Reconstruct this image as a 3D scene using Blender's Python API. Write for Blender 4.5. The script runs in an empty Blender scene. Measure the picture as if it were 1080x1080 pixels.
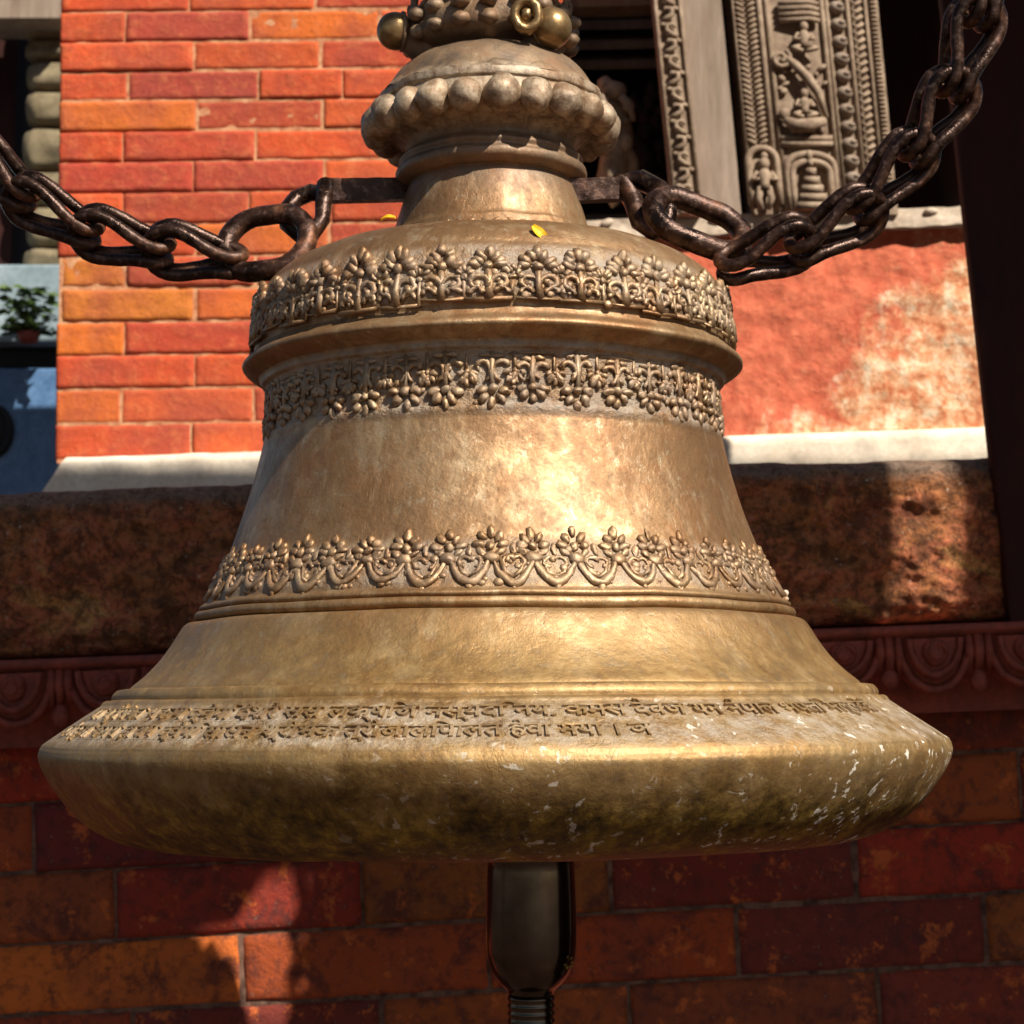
import bpy, bmesh, math, random
from mathutils import Vector, Matrix, noise
random.seed(7)
R = math.radians
SC = bpy.context.scene
COL = SC.collection

# ------------------------------------------------------------------ camera
H = 1.5                      # eye height
F = 2000.0                   # focal length in photo pixels
PITCH = math.atan(210 / F)
cam = bpy.data.cameras.new('camera')
cam.sensor_width = 36; cam.lens = 36 * F / 1080
cam.clip_start = 0.05; cam.clip_end = 500
cam.dof.use_dof = True; cam.dof.focus_distance = 1.42; cam.dof.aperture_fstop = 14
camo = bpy.data.objects.new('camera', cam); COL.objects.link(camo)
camo.location = (0, 0, H); camo.rotation_euler = (math.pi / 2 + PITCH, 0, 0)
SC.camera = camo

# ------------------------------------------------------------------ light
SUN = Vector((.455, -.542, .707)).normalized()
w = bpy.data.worlds.new('World'); SC.world = w; w.use_nodes = True
nt = w.node_tree; bg = nt.nodes['Background']
sky = nt.nodes.new('ShaderNodeTexSky'); sky.sky_type = 'NISHITA'; sky.sun_disc = False
sky.sun_elevation = math.asin(SUN.z); sky.sun_rotation = math.atan2(SUN.x, SUN.y)
nt.links.new(sky.outputs[0], bg.inputs[0]); bg.inputs[1].default_value = 0.05
sl = bpy.data.lights.new('sun', 'SUN'); sl.energy = 5.0; sl.angle = R(.5); sl.color = (1, .93, .82)
so = bpy.data.objects.new('sun', sl); COL.objects.link(so)
so.rotation_euler = SUN.to_track_quat('Z', 'Y').to_euler(); so.location = (3, -4, 6)
SC.view_settings.view_transform = 'Standard'; SC.view_settings.look = 'None'
SC.view_settings.exposure = 0.7; SC.view_settings.gamma = 1

# ------------------------------------------------------------------ helpers
def P(px, py, Y):
    """world point seen at photo pixel (px,py) at distance Y along the ground"""
    x = (px - 540) / F; y = (540 - py) / F
    d = Vector((x, math.cos(PITCH) - y * math.sin(PITCH), math.sin(PITCH) + y * math.cos(PITCH)))
    d *= Y / d.y
    return Vector((d.x, d.y, d.z + H))

class MB:
    def __init__(s): s.v = []; s.f = []; s.c = []; s.cur = (1, 1, 1)
    def add(s, vs, fs):
        n = len(s.v); s.v += [Vector(p) for p in vs]
        for f in fs: s.f.append(tuple(i + n for i in f)); s.c.append(s.cur)
        return s
    def map(s, fn, start=0):
        s.v[start:] = [fn(p) for p in s.v[start:]]; return s
    def merge(s, o):
        n = len(s.v); s.v += [Vector(p) for p in o.v]
        s.f += [tuple(i + n for i in f) for f in o.f]; s.c += o.c; return s
    def box(s, a, b, mat=None):
        x0, y0, z0 = a; x1, y1, z1 = b
        vs = [Vector(p) for p in ((x0,y0,z0),(x1,y0,z0),(x1,y1,z0),(x0,y1,z0),(x0,y0,z1),(x1,y0,z1),(x1,y1,z1),(x0,y1,z1))]
        if mat: vs = [mat @ p for p in vs]
        return s.add(vs, [(0,3,2,1),(4,5,6,7),(0,1,5,4),(1,2,6,5),(2,3,7,6),(3,0,4,7)])
    def hexa(s, front, back):
        """front, back: four points each (bl, br, tr, tl)"""
        return s.add(list(front) + list(back), [(0,1,2,3),(7,6,5,4),(0,4,5,1),(1,5,6,2),(2,6,7,3),(3,7,4,0)])
    def blob(s, c, r, rot=None, u=12, v=8):
        c = Vector(c); r = (r, r, r) if isinstance(r, (int, float)) else r
        vs = [Vector((0, 0, 1))]
        for j in range(1, v):
            t = math.pi * j / v
            for i in range(u):
                a = 2 * math.pi * i / u
                vs.append(Vector((math.sin(t) * math.cos(a), math.sin(t) * math.sin(a), math.cos(t))))
        vs.append(Vector((0, 0, -1)))
        vs = [Vector((p.x * r[0], p.y * r[1], p.z * r[2])) for p in vs]
        if rot: vs = [rot @ p for p in vs]
        vs = [p + c for p in vs]
        fs = [(0, 1 + i, 1 + (i + 1) % u) for i in range(u)]
        for j in range(v - 2):
            a = 1 + j * u; b = a + u
            fs += [(a + i, b + i, b + (i + 1) % u, a + (i + 1) % u) for i in range(u)]
        a = 1 + (v - 2) * u; L = len(vs) - 1
        fs += [(L, a + (i + 1) % u, a + i) for i in range(u)]
        return s.add(vs, fs)
    def tube(s, pts, rad, seg=8, closed=False, cap=True, squash=1.0):
        pts = [Vector(p) for p in pts]; n = len(pts)
        rr = rad if hasattr(rad, '__len__') else [rad] * n
        rings = []; up = None
        for i, p in enumerate(pts):
            if closed: t = pts[(i + 1) % n] - pts[i - 1]
            else: t = pts[min(i + 1, n - 1)] - pts[max(i - 1, 0)]
            t.normalize()
            if up is None:
                up = Vector((0, 0, 1)) if abs(t.z) < .9 else Vector((0, 1, 0))
            up = (up - t * up.dot(t)).normalized(); sd = t.cross(up)
            rings.append([p + (up * math.cos(2*math.pi*k/seg) * squash + sd * math.sin(2*math.pi*k/seg)) * rr[i] for k in range(seg)])
        vs = [q for r_ in rings for q in r_]; fs = []
        m = n if closed else n - 1
        for i in range(m):
            a = i * seg; b = ((i + 1) % n) * seg
            fs += [(a + k, a + (k + 1) % seg, b + (k + 1) % seg, b + k) for k in range(seg)]
        if not closed and cap:
            fs.append(tuple(range(seg))[::-1]); fs.append(tuple((n - 1) * seg + k for k in range(seg)))
        return s.add(vs, fs)
    def lathe(s, prof, seg=64, fn=None, center=(0, 0)):
        n = len(prof); vs = []
        for (r, z) in prof:
            for k in range(seg):
                a = 2 * math.pi * k / seg
                vs.append(Vector((center[0] + r * math.sin(a), center[1] - r * math.cos(a), z)))
        if fn: vs = [fn(p) for p in vs]
        fs = []
        for j in range(n - 1):
            a = j * seg; b = a + seg
            fs += [(a + k, a + (k + 1) % seg, b + (k + 1) % seg, b + k) for k in range(seg)]
        return s.add(vs, fs)
    def grid(s, fn, nu, nv):
        vs = [fn(i / nu, j / nv) for j in range(nv + 1) for i in range(nu + 1)]
        fs = [(j*(nu+1)+i, j*(nu+1)+i+1, (j+1)*(nu+1)+i+1, (j+1)*(nu+1)+i) for j in range(nv) for i in range(nu)]
        return s.add(vs, fs)
    def build(s, name, mat, parent=None, smooth=True, color=False, loc=None):
        me = bpy.data.meshes.new(name)
        me.from_pydata([tuple(p) for p in s.v], [], s.f); me.update()
        if color:
            at = me.color_attributes.new('tint', 'FLOAT_COLOR', 'CORNER'); i = 0
            for f, c in zip(s.f, s.c):
                for _ in f: at.data[i].color = (c[0], c[1], c[2], 1); i += 1
        if smooth: me.polygons.foreach_set('use_smooth', [True] * len(me.polygons))
        bm = bmesh.new(); bm.from_mesh(me); bmesh.ops.recalc_face_normals(bm, faces=bm.faces)
        bm.to_mesh(me); bm.free()
        me.materials.append(mat)
        o = bpy.data.objects.new(name, me); COL.objects.link(o)
        if parent: o.parent = parent
        if loc: o.location = loc
        return o

def origin_to(o, c):
    """move a mesh object's origin to c without moving its shape"""
    c = Vector(c); o.data.transform(Matrix.Translation(-c)); o.location = o.location + c

def tag(o, label=None, cat=None, group=None, kind=None):
    if label: o['label'] = label
    if cat: o['category'] = cat
    if group: o['group'] = group
    if kind: o['kind'] = kind
    return o

def empty(name, loc, label, cat, group=None):
    o = bpy.data.objects.new(name, None); COL.objects.link(o); o.location = loc
    o.empty_display_size = .05
    return tag(o, label, cat, group)

def fbm(p, sc, oct=4):
    return noise.fractal(Vector(p) * sc, 1.0, 2.0, oct)

# ------------------------------------------------------------------ materials
class NM:
    def __init__(s, name, rough=.6, metal=0.0, spec=.4):
        s.m = bpy.data.materials.new(name); s.m.use_nodes = True
        s.t = s.m.node_tree; s.b = s.t.nodes['Principled BSDF']
        s.b.inputs['Roughness'].default_value = rough; s.b.inputs['Metallic'].default_value = metal
        s.b.inputs['Specular IOR Level'].default_value = spec
        s.co = s.t.nodes.new('ShaderNodeTexCoord').outputs['Object']; s.heights = []
    def n(s, ty, **kw):
        nd = s.t.nodes.new(ty)
        for k, v in kw.items(): setattr(nd, k, v)
        return nd
    def link(s, a, b): s.t.links.new(a, b)
    def vecmap(s, scale=(1,1,1), loc=(0,0,0)):
        m = s.n('ShaderNodeMapping'); m.inputs['Scale'].default_value = scale; m.inputs['Location'].default_value = loc
        s.link(s.co, m.inputs[0]); return m.outputs[0]
    def noise(s, scale, detail=4, rough=.55, vec=None, dist=0):
        nd = s.n('ShaderNodeTexNoise'); nd.inputs['Scale'].default_value = scale
        nd.inputs['Detail'].default_value = detail; nd.inputs['Roughness'].default_value = rough
        nd.inputs['Distortion'].default_value = dist
        s.link(vec or s.co, nd.inputs['Vector']); return nd.outputs['Fac']
    def voro(s, scale, vec=None, feature='F1', rnd=1):
        nd = s.n('ShaderNodeTexVoronoi', feature=feature); nd.inputs['Scale'].default_value = scale
        nd.inputs['Randomness'].default_value = rnd
        s.link(vec or s.co, nd.inputs['Vector']); return nd.outputs['Distance']
    def ramp(s, fac, stops, interp='LINEAR'):
        nd = s.n('ShaderNodeValToRGB'); nd.color_ramp.interpolation = interp
        e = nd.color_ramp.elements
        while len(e) < len(stops): e.new(.5)
        for el, (p, c) in zip(e, stops):
            el.position = p; el.color = (*c, 1) if hasattr(c, '__len__') else (c, c, c, 1)
        s.link(fac, nd.inputs[0]); return nd.outputs[0]
    def mix(s, fac, a, b, mode='MIX'):
        nd = s.n('ShaderNodeMix', data_type='RGBA', blend_type=mode)
        for sock, v in ((nd.inputs[0], fac), (nd.inputs[6], a), (nd.inputs[7], b)):
            if hasattr(v, 'links'): s.link(v, sock)
            elif hasattr(v, '__len__'): sock.default_value = (*v, 1)
            else: sock.default_value = v
        return nd.outputs[2]
    def math(s, op, a, b=0.0, c=None, clamp=False):
        nd = s.n('ShaderNodeMath', operation=op); nd.use_clamp = clamp
        for i, v in enumerate((a, b, c)):
            if v is None: continue
            if hasattr(v, 'links'): s.link(v, nd.inputs[i])
            else: nd.inputs[i].default_value = v
        return nd.outputs[0]
    def xyz(s, vec=None):
        nd = s.n('ShaderNodeSeparateXYZ'); s.link(vec or s.co, nd.inputs[0]); return nd.outputs
    def color(s, c): s.link(c, s.b.inputs['Base Color'])
    def rough(s, r): s.link(r, s.b.inputs['Roughness'])
    def metal(s, r): s.link(r, s.b.inputs['Metallic'])
    def bump(s, h, strength=.5, dist=.002):
        s.heights.append((h, strength, dist)); return s
    def done(s):
        prev = None
        for h, st, d in s.heights:
            b = s.n('ShaderNodeBump'); b.inputs['Strength'].default_value = st; b.inputs['Distance'].default_value = d
            s.link(h, b.inputs['Height'])
            if prev: s.link(prev, b.inputs['Normal'])
            prev = b.outputs[0]
        if prev: s.link(prev, s.b.inputs['Normal'])
        return s.m

BZ = .125     # the bell's own zero lies this far below eye level (its lip)
def m_bronze(relief=False):
    m = NM('worn_bronze_relief' if relief else 'bell_bronze', .5, .5, .8)
    m.b.inputs['Coat Weight'].default_value = .12; m.b.inputs['Coat Roughness'].default_value = .42
    x, y, z = m.xyz()
    h = m.math('SUBTRACT', z, BZ)
    big = m.noise(5, 6, .65, dist=.3); mid = m.noise(24, 9, .75, dist=.15); fine = m.noise(170, 5, .75); grit = m.noise(75, 8, .8)
    streak = m.noise(16, 6, .65, vec=m.vecmap((3.2, 3.2, .5)))
    base = m.ramp(big, [(.32, (.15, .070, .026)), (.5, (.28, .158, .068)), (.68, (.46, .32, .175))])
    base = m.mix(m.ramp(mid, [(.42, .0), (.60, .75)]), base, (.19, .095, .036))
    base = m.mix(m.ramp(streak, [(.52, 0.), (.70, .5)]), base, (.52, .38, .22))
    base = m.mix(m.ramp(m.noise(11, 8, .75, vec=m.vecmap((1, 1, 1), (4, 2, 9)), dist=.4), [(.50, 0.), (.60, .55)]), base, (.26, .11, .035))
    base = m.mix(m.ramp(grit, [(.52, 0.), (.64, .55)]), base, (.11, .055, .02))
    base = m.mix(m.ramp(grit, [(.34, .4), (.44, 0.)]), base, (.66, .54, .36))
    def ms(a, e, inv=False, src=h):
        nd = m.n('ShaderNodeMapRange'); nd.interpolation_type = 'SMOOTHSTEP'; m.link(src, nd.inputs[0])
        nd.inputs[1].default_value = a - e; nd.inputs[2].default_value = a + e
        if inv: nd.inputs[3].default_value = 1; nd.inputs[4].default_value = 0
        return nd.outputs[0]
    zone = lambda a, b, e=.006: m.math('MULTIPLY', ms(a, e), ms(b, e, True))
    # the lower flare is yellower; the worn gold lip has shade painted in, darker downward and to the left
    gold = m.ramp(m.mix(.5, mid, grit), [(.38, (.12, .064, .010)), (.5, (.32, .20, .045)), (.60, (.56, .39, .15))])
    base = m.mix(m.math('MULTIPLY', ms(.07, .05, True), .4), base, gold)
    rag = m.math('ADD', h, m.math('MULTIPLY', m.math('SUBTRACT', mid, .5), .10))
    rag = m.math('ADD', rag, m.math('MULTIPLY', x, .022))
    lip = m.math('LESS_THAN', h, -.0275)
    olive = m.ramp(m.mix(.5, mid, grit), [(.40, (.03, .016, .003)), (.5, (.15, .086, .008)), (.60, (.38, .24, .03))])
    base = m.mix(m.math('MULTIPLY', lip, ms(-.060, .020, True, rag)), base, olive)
    zz = m.math('ADD', m.math('ADD', zone(.325, .367), zone(.236, .290)), m.math('ADD', m.math('MULTIPLY', zone(.096, .130), .7), m.math('MULTIPLY', zone(-.023, .006), .9)), clamp=True)
    dust = m.math('MULTIPLY', zz, m.ramp(m.mix(.5, m.noise(38, 6, .75), grit), [(.42, .0), (.56, .80)]))
    if relief: dust = m.math('MULTIPLY', dust, .5)
    base = m.mix(dust, base, (.38, .32, .25))
    zt = m.math('ADD', zone(.455, .66, .02), m.math('MULTIPLY', zone(.556, .68, .006), .6), clamp=True)
    base = m.mix(m.math('MULTIPLY', zt, m.ramp(mid, [(.38, .95), (.58, .3)])), base, (.12, .08, .052))
    zb_ = zone(.505, .556, .006)
    base = m.mix(m.math('MULTIPLY', zb_, m.ramp(m.mix(.5, m.noise(50, 6, .75), grit), [(.46, 0.), (.56, .65)])), base, (.50, .40, .28))
    right = m.math('MULTIPLY', m.math('MULTIPLY_ADD', x, 1.7, .42, clamp=True), ms(.01, .02, True))
    sp = m.ramp(m.noise(110, 4, .6, dist=.5), [(.60, 0.), (.63, 1.)])
    spk = m.math('MULTIPLY', m.math('MULTIPLY', sp, m.ramp(m.noise(12, 4, .7), [(.48, 0.), (.56, 1.)])), right, clamp=True)
    base = m.mix(spk, base, (.78, .73, .64))
    drip = m.ramp(m.noise(24, 8, .68, vec=m.vecmap((1.2, 1.2, .9), (3.1, 0, 0)), dist=1.5), [(.625, 0.), (.645, 1.)])
    drip = m.math('MULTIPLY', m.math('MULTIPLY', drip, lip), right)
    base = m.mix(drip, base, (.60, .54, .46))
    m.color(base)
    dirt = m.math('ADD', m.math('MULTIPLY', m.math('MAXIMUM', dust, m.math('MULTIPLY', zt, .6)), .8), m.math('ADD', spk, drip), clamp=True)
    m.metal(m.math('SUBTRACT', .68, m.math('MULTIPLY', dirt, .5), clamp=True))
    m.rough(m.math('ADD', m.ramp(m.mix(.5, mid, grit), [(.38, .38), (.6, .64)]), m.math('MULTIPLY', dirt, .15), clamp=True))
    m.bump(m.noise(30, 4, .55), .35, .006).bump(mid, .4, .003).bump(grit, .35, .0014).bump(fine, .4, .0008)
    sc_ = m.ramp(m.noise(40, 2, .5, vec=m.vecmap((1, 1, .12)), dist=2.5), [(.485, 1.), (.5, 0.), (.515, 1.)])
    m.bump(m.mix(m.ramp(m.noise(9, 3), [(.48, 0.), (.6, .8)]), (1, 1, 1), sc_), .3, .0007)
    m.bump(m.math('MULTIPLY', m.mix(.4, m.noise(95, 6, .75), m.noise(220, 3, .6)), zz), .35 if relief else .9, .002 if relief else .006)
    return m.done()

def m_iron(name='rusty_iron', red=.6):
    m = NM(name, .4, .7)
    a = m.noise(35, 6, .65); b = m.noise(140, 5, .7)
    c = m.ramp(a, [(.38, (.018, .009, .006)), (.58, (.048, .021, .012)), (.73, (.18, .066, .025) if red > .5 else (.13, .07, .04))])
    m.color(m.mix(m.ramp(b, [(.54, 0.), (.70, .4)]), c, (.22, .15, .12)))
    m.rough(m.ramp(a, [(.38, .22), (.66, .5)])); m.metal(m.ramp(a, [(.4, .75), (.65, .3)]))
    m.bump(a, .4, .003).bump(b, .5, .001)
    return m.done()

def m_clapper():
    m = NM('clapper_steel', .16, 1.)
    a = m.noise(30, 5, .6); s_ = m.noise(60, 3, .6, vec=m.vecmap((1, 1, .12)))
    c = m.ramp(a, [(.35, (.06, .044, .033)), (.6, (.095, .072, .053)), (.75, (.14, .10, .065))])
    m.color(c); m.rough(m.ramp(s_, [(.35, .10), (.7, .26)])); m.bump(s_, .12, .0006)
    return m.done()

def m_brick(name, worn=False, grime=0.0):
    m = NM(name, .85, 0, .25)
    at = m.n('ShaderNodeAttribute'); at.attribute_name = 'tint'; c = at.outputs['Color']
    a = m.noise(9, 5, .6); b = m.noise(45, 6, .7); f = m.noise(260, 4, .7)
    if not worn:
        c = m.mix(m.ramp(a, [(.40, 0.), (.62, .65)]), c, (.30, .06, .04))
        c = m.mix(m.ramp(b, [(.50, 0.), (.72, .5)]), c, (.66, .21, .075))
        c = m.mix(m.ramp(m.noise(130, 6, .75), [(.52, 0.), (.68, .5)]), c, (.25, .045, .025))
    else:
        c = m.mix(m.ramp(m.noise(5, 5, .7), [(.48, 0.), (.64, .5)]), c, (.13, .035, .028))
        c = m.mix(m.ramp(m.noise(15, 8, .78, dist=.4), [(.51, 0.), (.60, .75)]), c, (.085, .024, .02))
        c = m.mix(m.ramp(m.noise(22, 8, .78, vec=m.vecmap((1, 1, 1), (7, 0, 3))), [(.56, 0.), (.60, .75)]), c, (.55, .13, .03))
        c = m.mix(m.ramp(m.noise(60, 6, .7), [(.50, 0.), (.64, .6)]), c, (.06, .02, .016))
        c = m.mix(m.ramp(m.noise(120, 3, .6), [(.66, 0.), (.72, .35)]), c, (.40, .26, .2))
    m.color(c); m.bump(b, .6, .004).bump(f, .5, .001).bump(m.noise(90, 6, .8), .6 if worn else .45, .0025)
    return m.done()

def m_mortar(name, c1, c2):
    m = NM(name, .95, 0, .2); a = m.noise(40, 6, .7)
    m.color(m.ramp(a, [(.35, c1), (.65, c2)])); m.bump(a, .6, .004); return m.done()

def m_stone():
    m = NM('weathered_stone', .85, 0, .25)
    a = m.noise(9, 6, .65, vec=m.vecmap((1, 1, 1.6)), dist=.6); b = m.noise(38, 6, .72, dist=.4); f = m.noise(180, 5, .7)
    c = m.ramp(a, [(.30, (.13, .055, .022)), (.44, (.40, .15, .052)), (.55, (.48, .14, .065)), (.66, (.60, .30, .09)), (.78, (.50, .29, .19))])
    c = m.mix(m.ramp(b, [(.42, .7), (.54, 0.)]), c, (.06, .025, .012))
    c = m.mix(m.ramp(b, [(.60, 0.), (.72, .6)]), c, (.40, .20, .10))
    sp = m.math('MULTIPLY', m.ramp(m.voro(75), [(.10, 1.), (.18, 0.)]), m.ramp(m.noise(14), [(.55, 0.), (.62, 1.)]))
    c = m.mix(sp, c, (.55, .48, .38))
    # dusty grey-brown upper edge
    at = m.n('ShaderNodeAttribute'); at.attribute_name = 'tint'
    c = m.mix(at.outputs['Fac'], c, (.21, .155, .115))
    c = m.mix(m.ramp(m.noise(120, 6, .8), [(.42, .6), (.52, 0.)]), c, (.05, .022, .012))
    c = m.mix(m.ramp(m.noise(95, 6, .75, vec=m.vecmap((1, 1, 1), (3, 3, 3))), [(.60, 0.), (.68, .6)]), c, (.60, .42, .30))
    m.color(c); m.bump(a, .7, .014).bump(b, 1., .010).bump(f, .8, .003)
    return m.done()

def m_plain(name, c1, c2, rough=.8, scale=14, metal=0, bump=.4, fine=120, bd=.003, vec=None):
    m = NM(name, rough, metal, .3); v = m.vecmap(vec) if vec else None
    a = m.noise(scale, 6, .65, vec=v); b = m.noise(fine, 5, .7, vec=v)
    c = m.ramp(a, [(.32, c1), (.68, c2)])
    m.color(m.mix(m.ramp(b, [(.35, .35), (.65, 0.)]), c, tuple(k * .45 for k in c1)))
    m.bump(a, bump, bd).bump(b, bump, bd * .4); return m.done()

def m_plaster():
    m = NM('red_plaster', .9, 0, .2)
    x, y, z = m.xyz()
    a = m.noise(7, 6, .7, dist=.5); b = m.noise(42, 6, .72); f = m.noise(200, 4, .7)
    # bare cream patches grow to the right and downward where the red wash has worn away
    g = m.math('ADD', m.math('MULTIPLY', x, 1.6), m.math('MULTIPLY', z, -1.3))
    k = m.math('ADD', m.math('ADD', g, m.math('MULTIPLY', a, 1.0)), m.math('MULTIPLY', b, .35))
    wear = m.ramp(k, [(.50, 0.), (.62, 1.)])
    red = m.ramp(b, [(.3, (.46, .085, .045)), (.7, (.66, .19, .10))])
    bare = m.ramp(m.noise(28, 8, .78), [(.40, (.50, .14, .06)), (.5, (.66, .33, .17)), (.60, (.78, .60, .42))])
    m.color(m.mix(wear, red, bare)); m.bump(a, .5, .01).bump(b, .6, .006).bump(f, .5, .0015)
    return m.done()

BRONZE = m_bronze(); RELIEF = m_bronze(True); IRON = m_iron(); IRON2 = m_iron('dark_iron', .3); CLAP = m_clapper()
BALL = m_plain('ball_bronze', (.20, .115, .045), (.40, .26, .12), .36, 40, metal=.7, bump=.25); BR_UP = m_brick('sunny_brick'); BR_LO = m_brick('worn_brick', True)
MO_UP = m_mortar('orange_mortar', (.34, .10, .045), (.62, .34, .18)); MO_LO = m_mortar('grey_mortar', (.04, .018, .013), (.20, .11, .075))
STONE = m_stone(); PLAST = m_plaster()
WHITE = m_plain('whitewash', (.76, .62, .47), (.88, .78, .64), .9, 9)
WOOD = m_plain('weathered_wood', (.22, .155, .11), (.36, .275, .21), .75, 26, vec=(1, 1, .14))
WOODC = m_plain('carved_wood', (.20, .13, .085), (.42, .31, .215), .75, 45, bump=.5)
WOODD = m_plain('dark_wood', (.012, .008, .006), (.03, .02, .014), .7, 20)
MAROON = m_plain('maroon_paint', (.020, .005, .0035), (.05, .010, .006), .85, 12, vec=(1, 1, .3))
TERRA = m_plain('dark_red_terracotta', (.13, .034, .022), (.34, .07, .042), .7, 22, bump=.6)
TIMBER = m_plain('old_timber', (.05, .03, .02), (.12, .075, .045), .8, 12, vec=(.2, 1, 1))
OLIVE = m_plain('olive_stone', (.13, .10, .055), (.30, .24, .145), .85, 20)
BLUE = m_plain('blue_paint', (.07, .15, .30), (.14, .26, .45), .35, 30, bump=.1)
GLASSY = m_plain('pale_blue_paint', (.20, .27, .30), (.38, .46, .50), .3, 18, bump=.1)
BLACK = m_plain('gap_black', (.006, .006, .007), (.015, .015, .016), .6)  # solid black stands in for the shade inside the gap and vent hole
LEAF = m_plain('plant_leaf', (.03, .06, .015), (.09, .15, .03), .5)
YEL = m_plain('petal_yellow', (.80, .42, .01), (.9, .55, .015), .5, 60)
PAVE = m_plain('brick_paving', (.045, .025, .018), (.09, .055, .04), .9, 8)
PALE = m_plain('lime_plaster', (.50, .38, .28), (.68, .57, .45), .9)

# ------------------------------------------------------------------ ground
g = MB(); g.grid(lambda u, v: Vector((-60 + 120 * u, -60 + 120 * v, 0)), 8, 8)
tag(g.build('ground', PAVE, smooth=False), kind='structure')

# ================================================================== THE BELL
D = 1.68
bell = empty('temple_bell', (-.0135, D, H - BZ), 'huge cast bronze temple bell hanging in the middle, with flower friezes and an inscribed rim', 'bell')
bell.rotation_euler = (0, R(-.5), 0)
def hz(prof): return [(r, z + BZ) for r, z in prof]
def smooth_prof(pts, n=6):
    """Catmull-Rom through the points; a point given with a third item 1 is a hard corner"""
    out = []
    P_ = [(p[0], p[1]) for p in pts]; hard = [len(p) > 2 for p in pts]
    for i in range(len(P_) - 1):
        p1, p2 = P_[i], P_[i + 1]
        p0 = P_[i - 1] if i > 0 and not hard[i] else (2*p1[0]-p2[0], 2*p1[1]-p2[1])
        p3 = P_[i + 2] if i + 2 < len(P_) and not hard[i + 1] else (2*p2[0]-p1[0], 2*p2[1]-p1[1])
        for k in range(n):
            t = k / n
            out.append(tuple(.5*((2*b)+(-a+c)*t+(2*a-5*b+4*c-d)*t*t+(-a+3*b-3*c+d)*t**3) for a, b, c, d in zip(p0, p1, p2, p3)))
    out.append(P_[-1]); return out
PROF = [
 (.20, -.060), (.27, -.100), (.300, -.112, 1), (.306, -.116), (.318, -.117), (.338, -.109), (.360, -.092), (.378, -.068), (.3870, -.052), (.3905, -.0405), (.3895, -.0335, 1),
 (.3875, -.0300, 1), (.364, -.0120), (.3405, .0065, 1),
 (.3385, .0095), (.3350, .0110), (.3315, .0100, 1), (.3310, .0150), (.3270, .0195), (.3225, .0200), (.3190, .0170, 1),
 (.3150, .0225), (.3030, .0318), (.2900, .0440), (.2790, .0570), (.2710, .0680), (.2655, .0745), (.2600, .0770), (.2530, .0765, 1),
 (.2565, .0795), (.2570, .0830), (.2545, .0862), (.2500, .0850, 1), (.2530, .0880), (.2528, .0905), (.2500, .0925, 1),
 (.2480, .0940, 1), (.2415, .1080), (.2330, .1250), (.2260, .1420), (.2170, .1680), (.2085, .1960), (.2020, .2230), (.1985, .2400, 1),
 (.1965, .2440), (.1955, .2620), (.1960, .2800), (.1975, .2850, 1), (.2010, .2870), (.2020, .2900), (.2035, .2925, 1), (.2080, .2945), (.2140, .2985), (.2175, .3025), (.2160, .3065), (.2100, .3110), (.2070, .3160, 1),
 (.2075, .3200), (.2085, .3250), (.2080, .3400), (.2055, .3560), (.2010, .3680, 1), (.1930, .3790), (.1800, .3900), (.1640, .3980), (.1450, .4030), (.1200, .4065), (.0980, .4085), (.0925, .4110, 1),
 (.0915, .4150), (.0890, .4220), (.0870, .4230, 1), (.0810, .4400), (.0745, .4560), (.0725, .4600, 1),
 (.0780, .4615), (.0840, .4660), (.0845, .4720), (.0810, .4755, 1), (.0805, .4775), (.0818, .4815), (.0790, .4855, 1), (.0745, .4870, 1),
 (.0740, .4920), (.0790, .4990), (.0900, .5040), (.1000, .5080), (.1020, .5200), (.0990, .5300, 1), (.1010, .5320), (.1005, .5380), (.0980, .5410, 1),
 (.0950, .5430), (.0840, .5600), (.0700, .5720), (.0560, .5760, 1), (.0500, .5850), (.0420, .5900), (.0360, .5960)]
def adj(p):
    r, z = p[0], p[1]
    k = 1 + .024 * max(0, min(1, (z - .02) / .06))
    if z < -.033: z = -.029 + (z + .0335) * .93
    elif z < 0: z += .0045 * min(1, -z / .02)
    if z > .41: z += .013 * min(1, (z - .41) / .05)
    return (r * k, z) + tuple(p[2:])
PROF = [adj(p) for p in PROF]
prof = smooth_prof(PROF, 5)
def rlook(hh):
    best = None
    for (r1, z1), (r2, z2) in zip(prof[60:], prof[61:]):
        if min(z1, z2) <= hh <= max(z1, z2) and abs(z2 - z1) > 1e-7:
            t = (hh - z1) / (z2 - z1); return r1 + (r2 - r1) * t
    return .2
def wob(p):
    """hand-cast unevenness"""
    a = math.atan2(p.x, -p.y); hh = p.z
    q = Vector((math.cos(a) * 1.3, math.sin(a) * 1.3, hh * 7))
    k = 1 + .0035 * noise.noise(q) + .0022 * noise.noise(q * 5)
    return Vector((p.x * k, p.y * k, p.z + .0012 * noise.noise(q * 3 + Vector((5, 5, 5)))))
def wob_b(p): return wob(p - Vector((0, 0, BZ))) + Vector((0, 0, BZ))
b = MB(); b.lathe(hz(prof), 320, wob_b)
inner = smooth_prof([(.300, -.112), (.28, -.09), (.262, -.03), (.235, .06), (.205, .16), (.185, .26), (.15, .34), (.07, .375), (.0, .38)], 5)
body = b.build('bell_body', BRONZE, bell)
bi = MB(); bi.lathe(hz([(.200, -.060)] + inner[9:]), 96); bi.build('bell_inside', BRONZE, bell)

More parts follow.
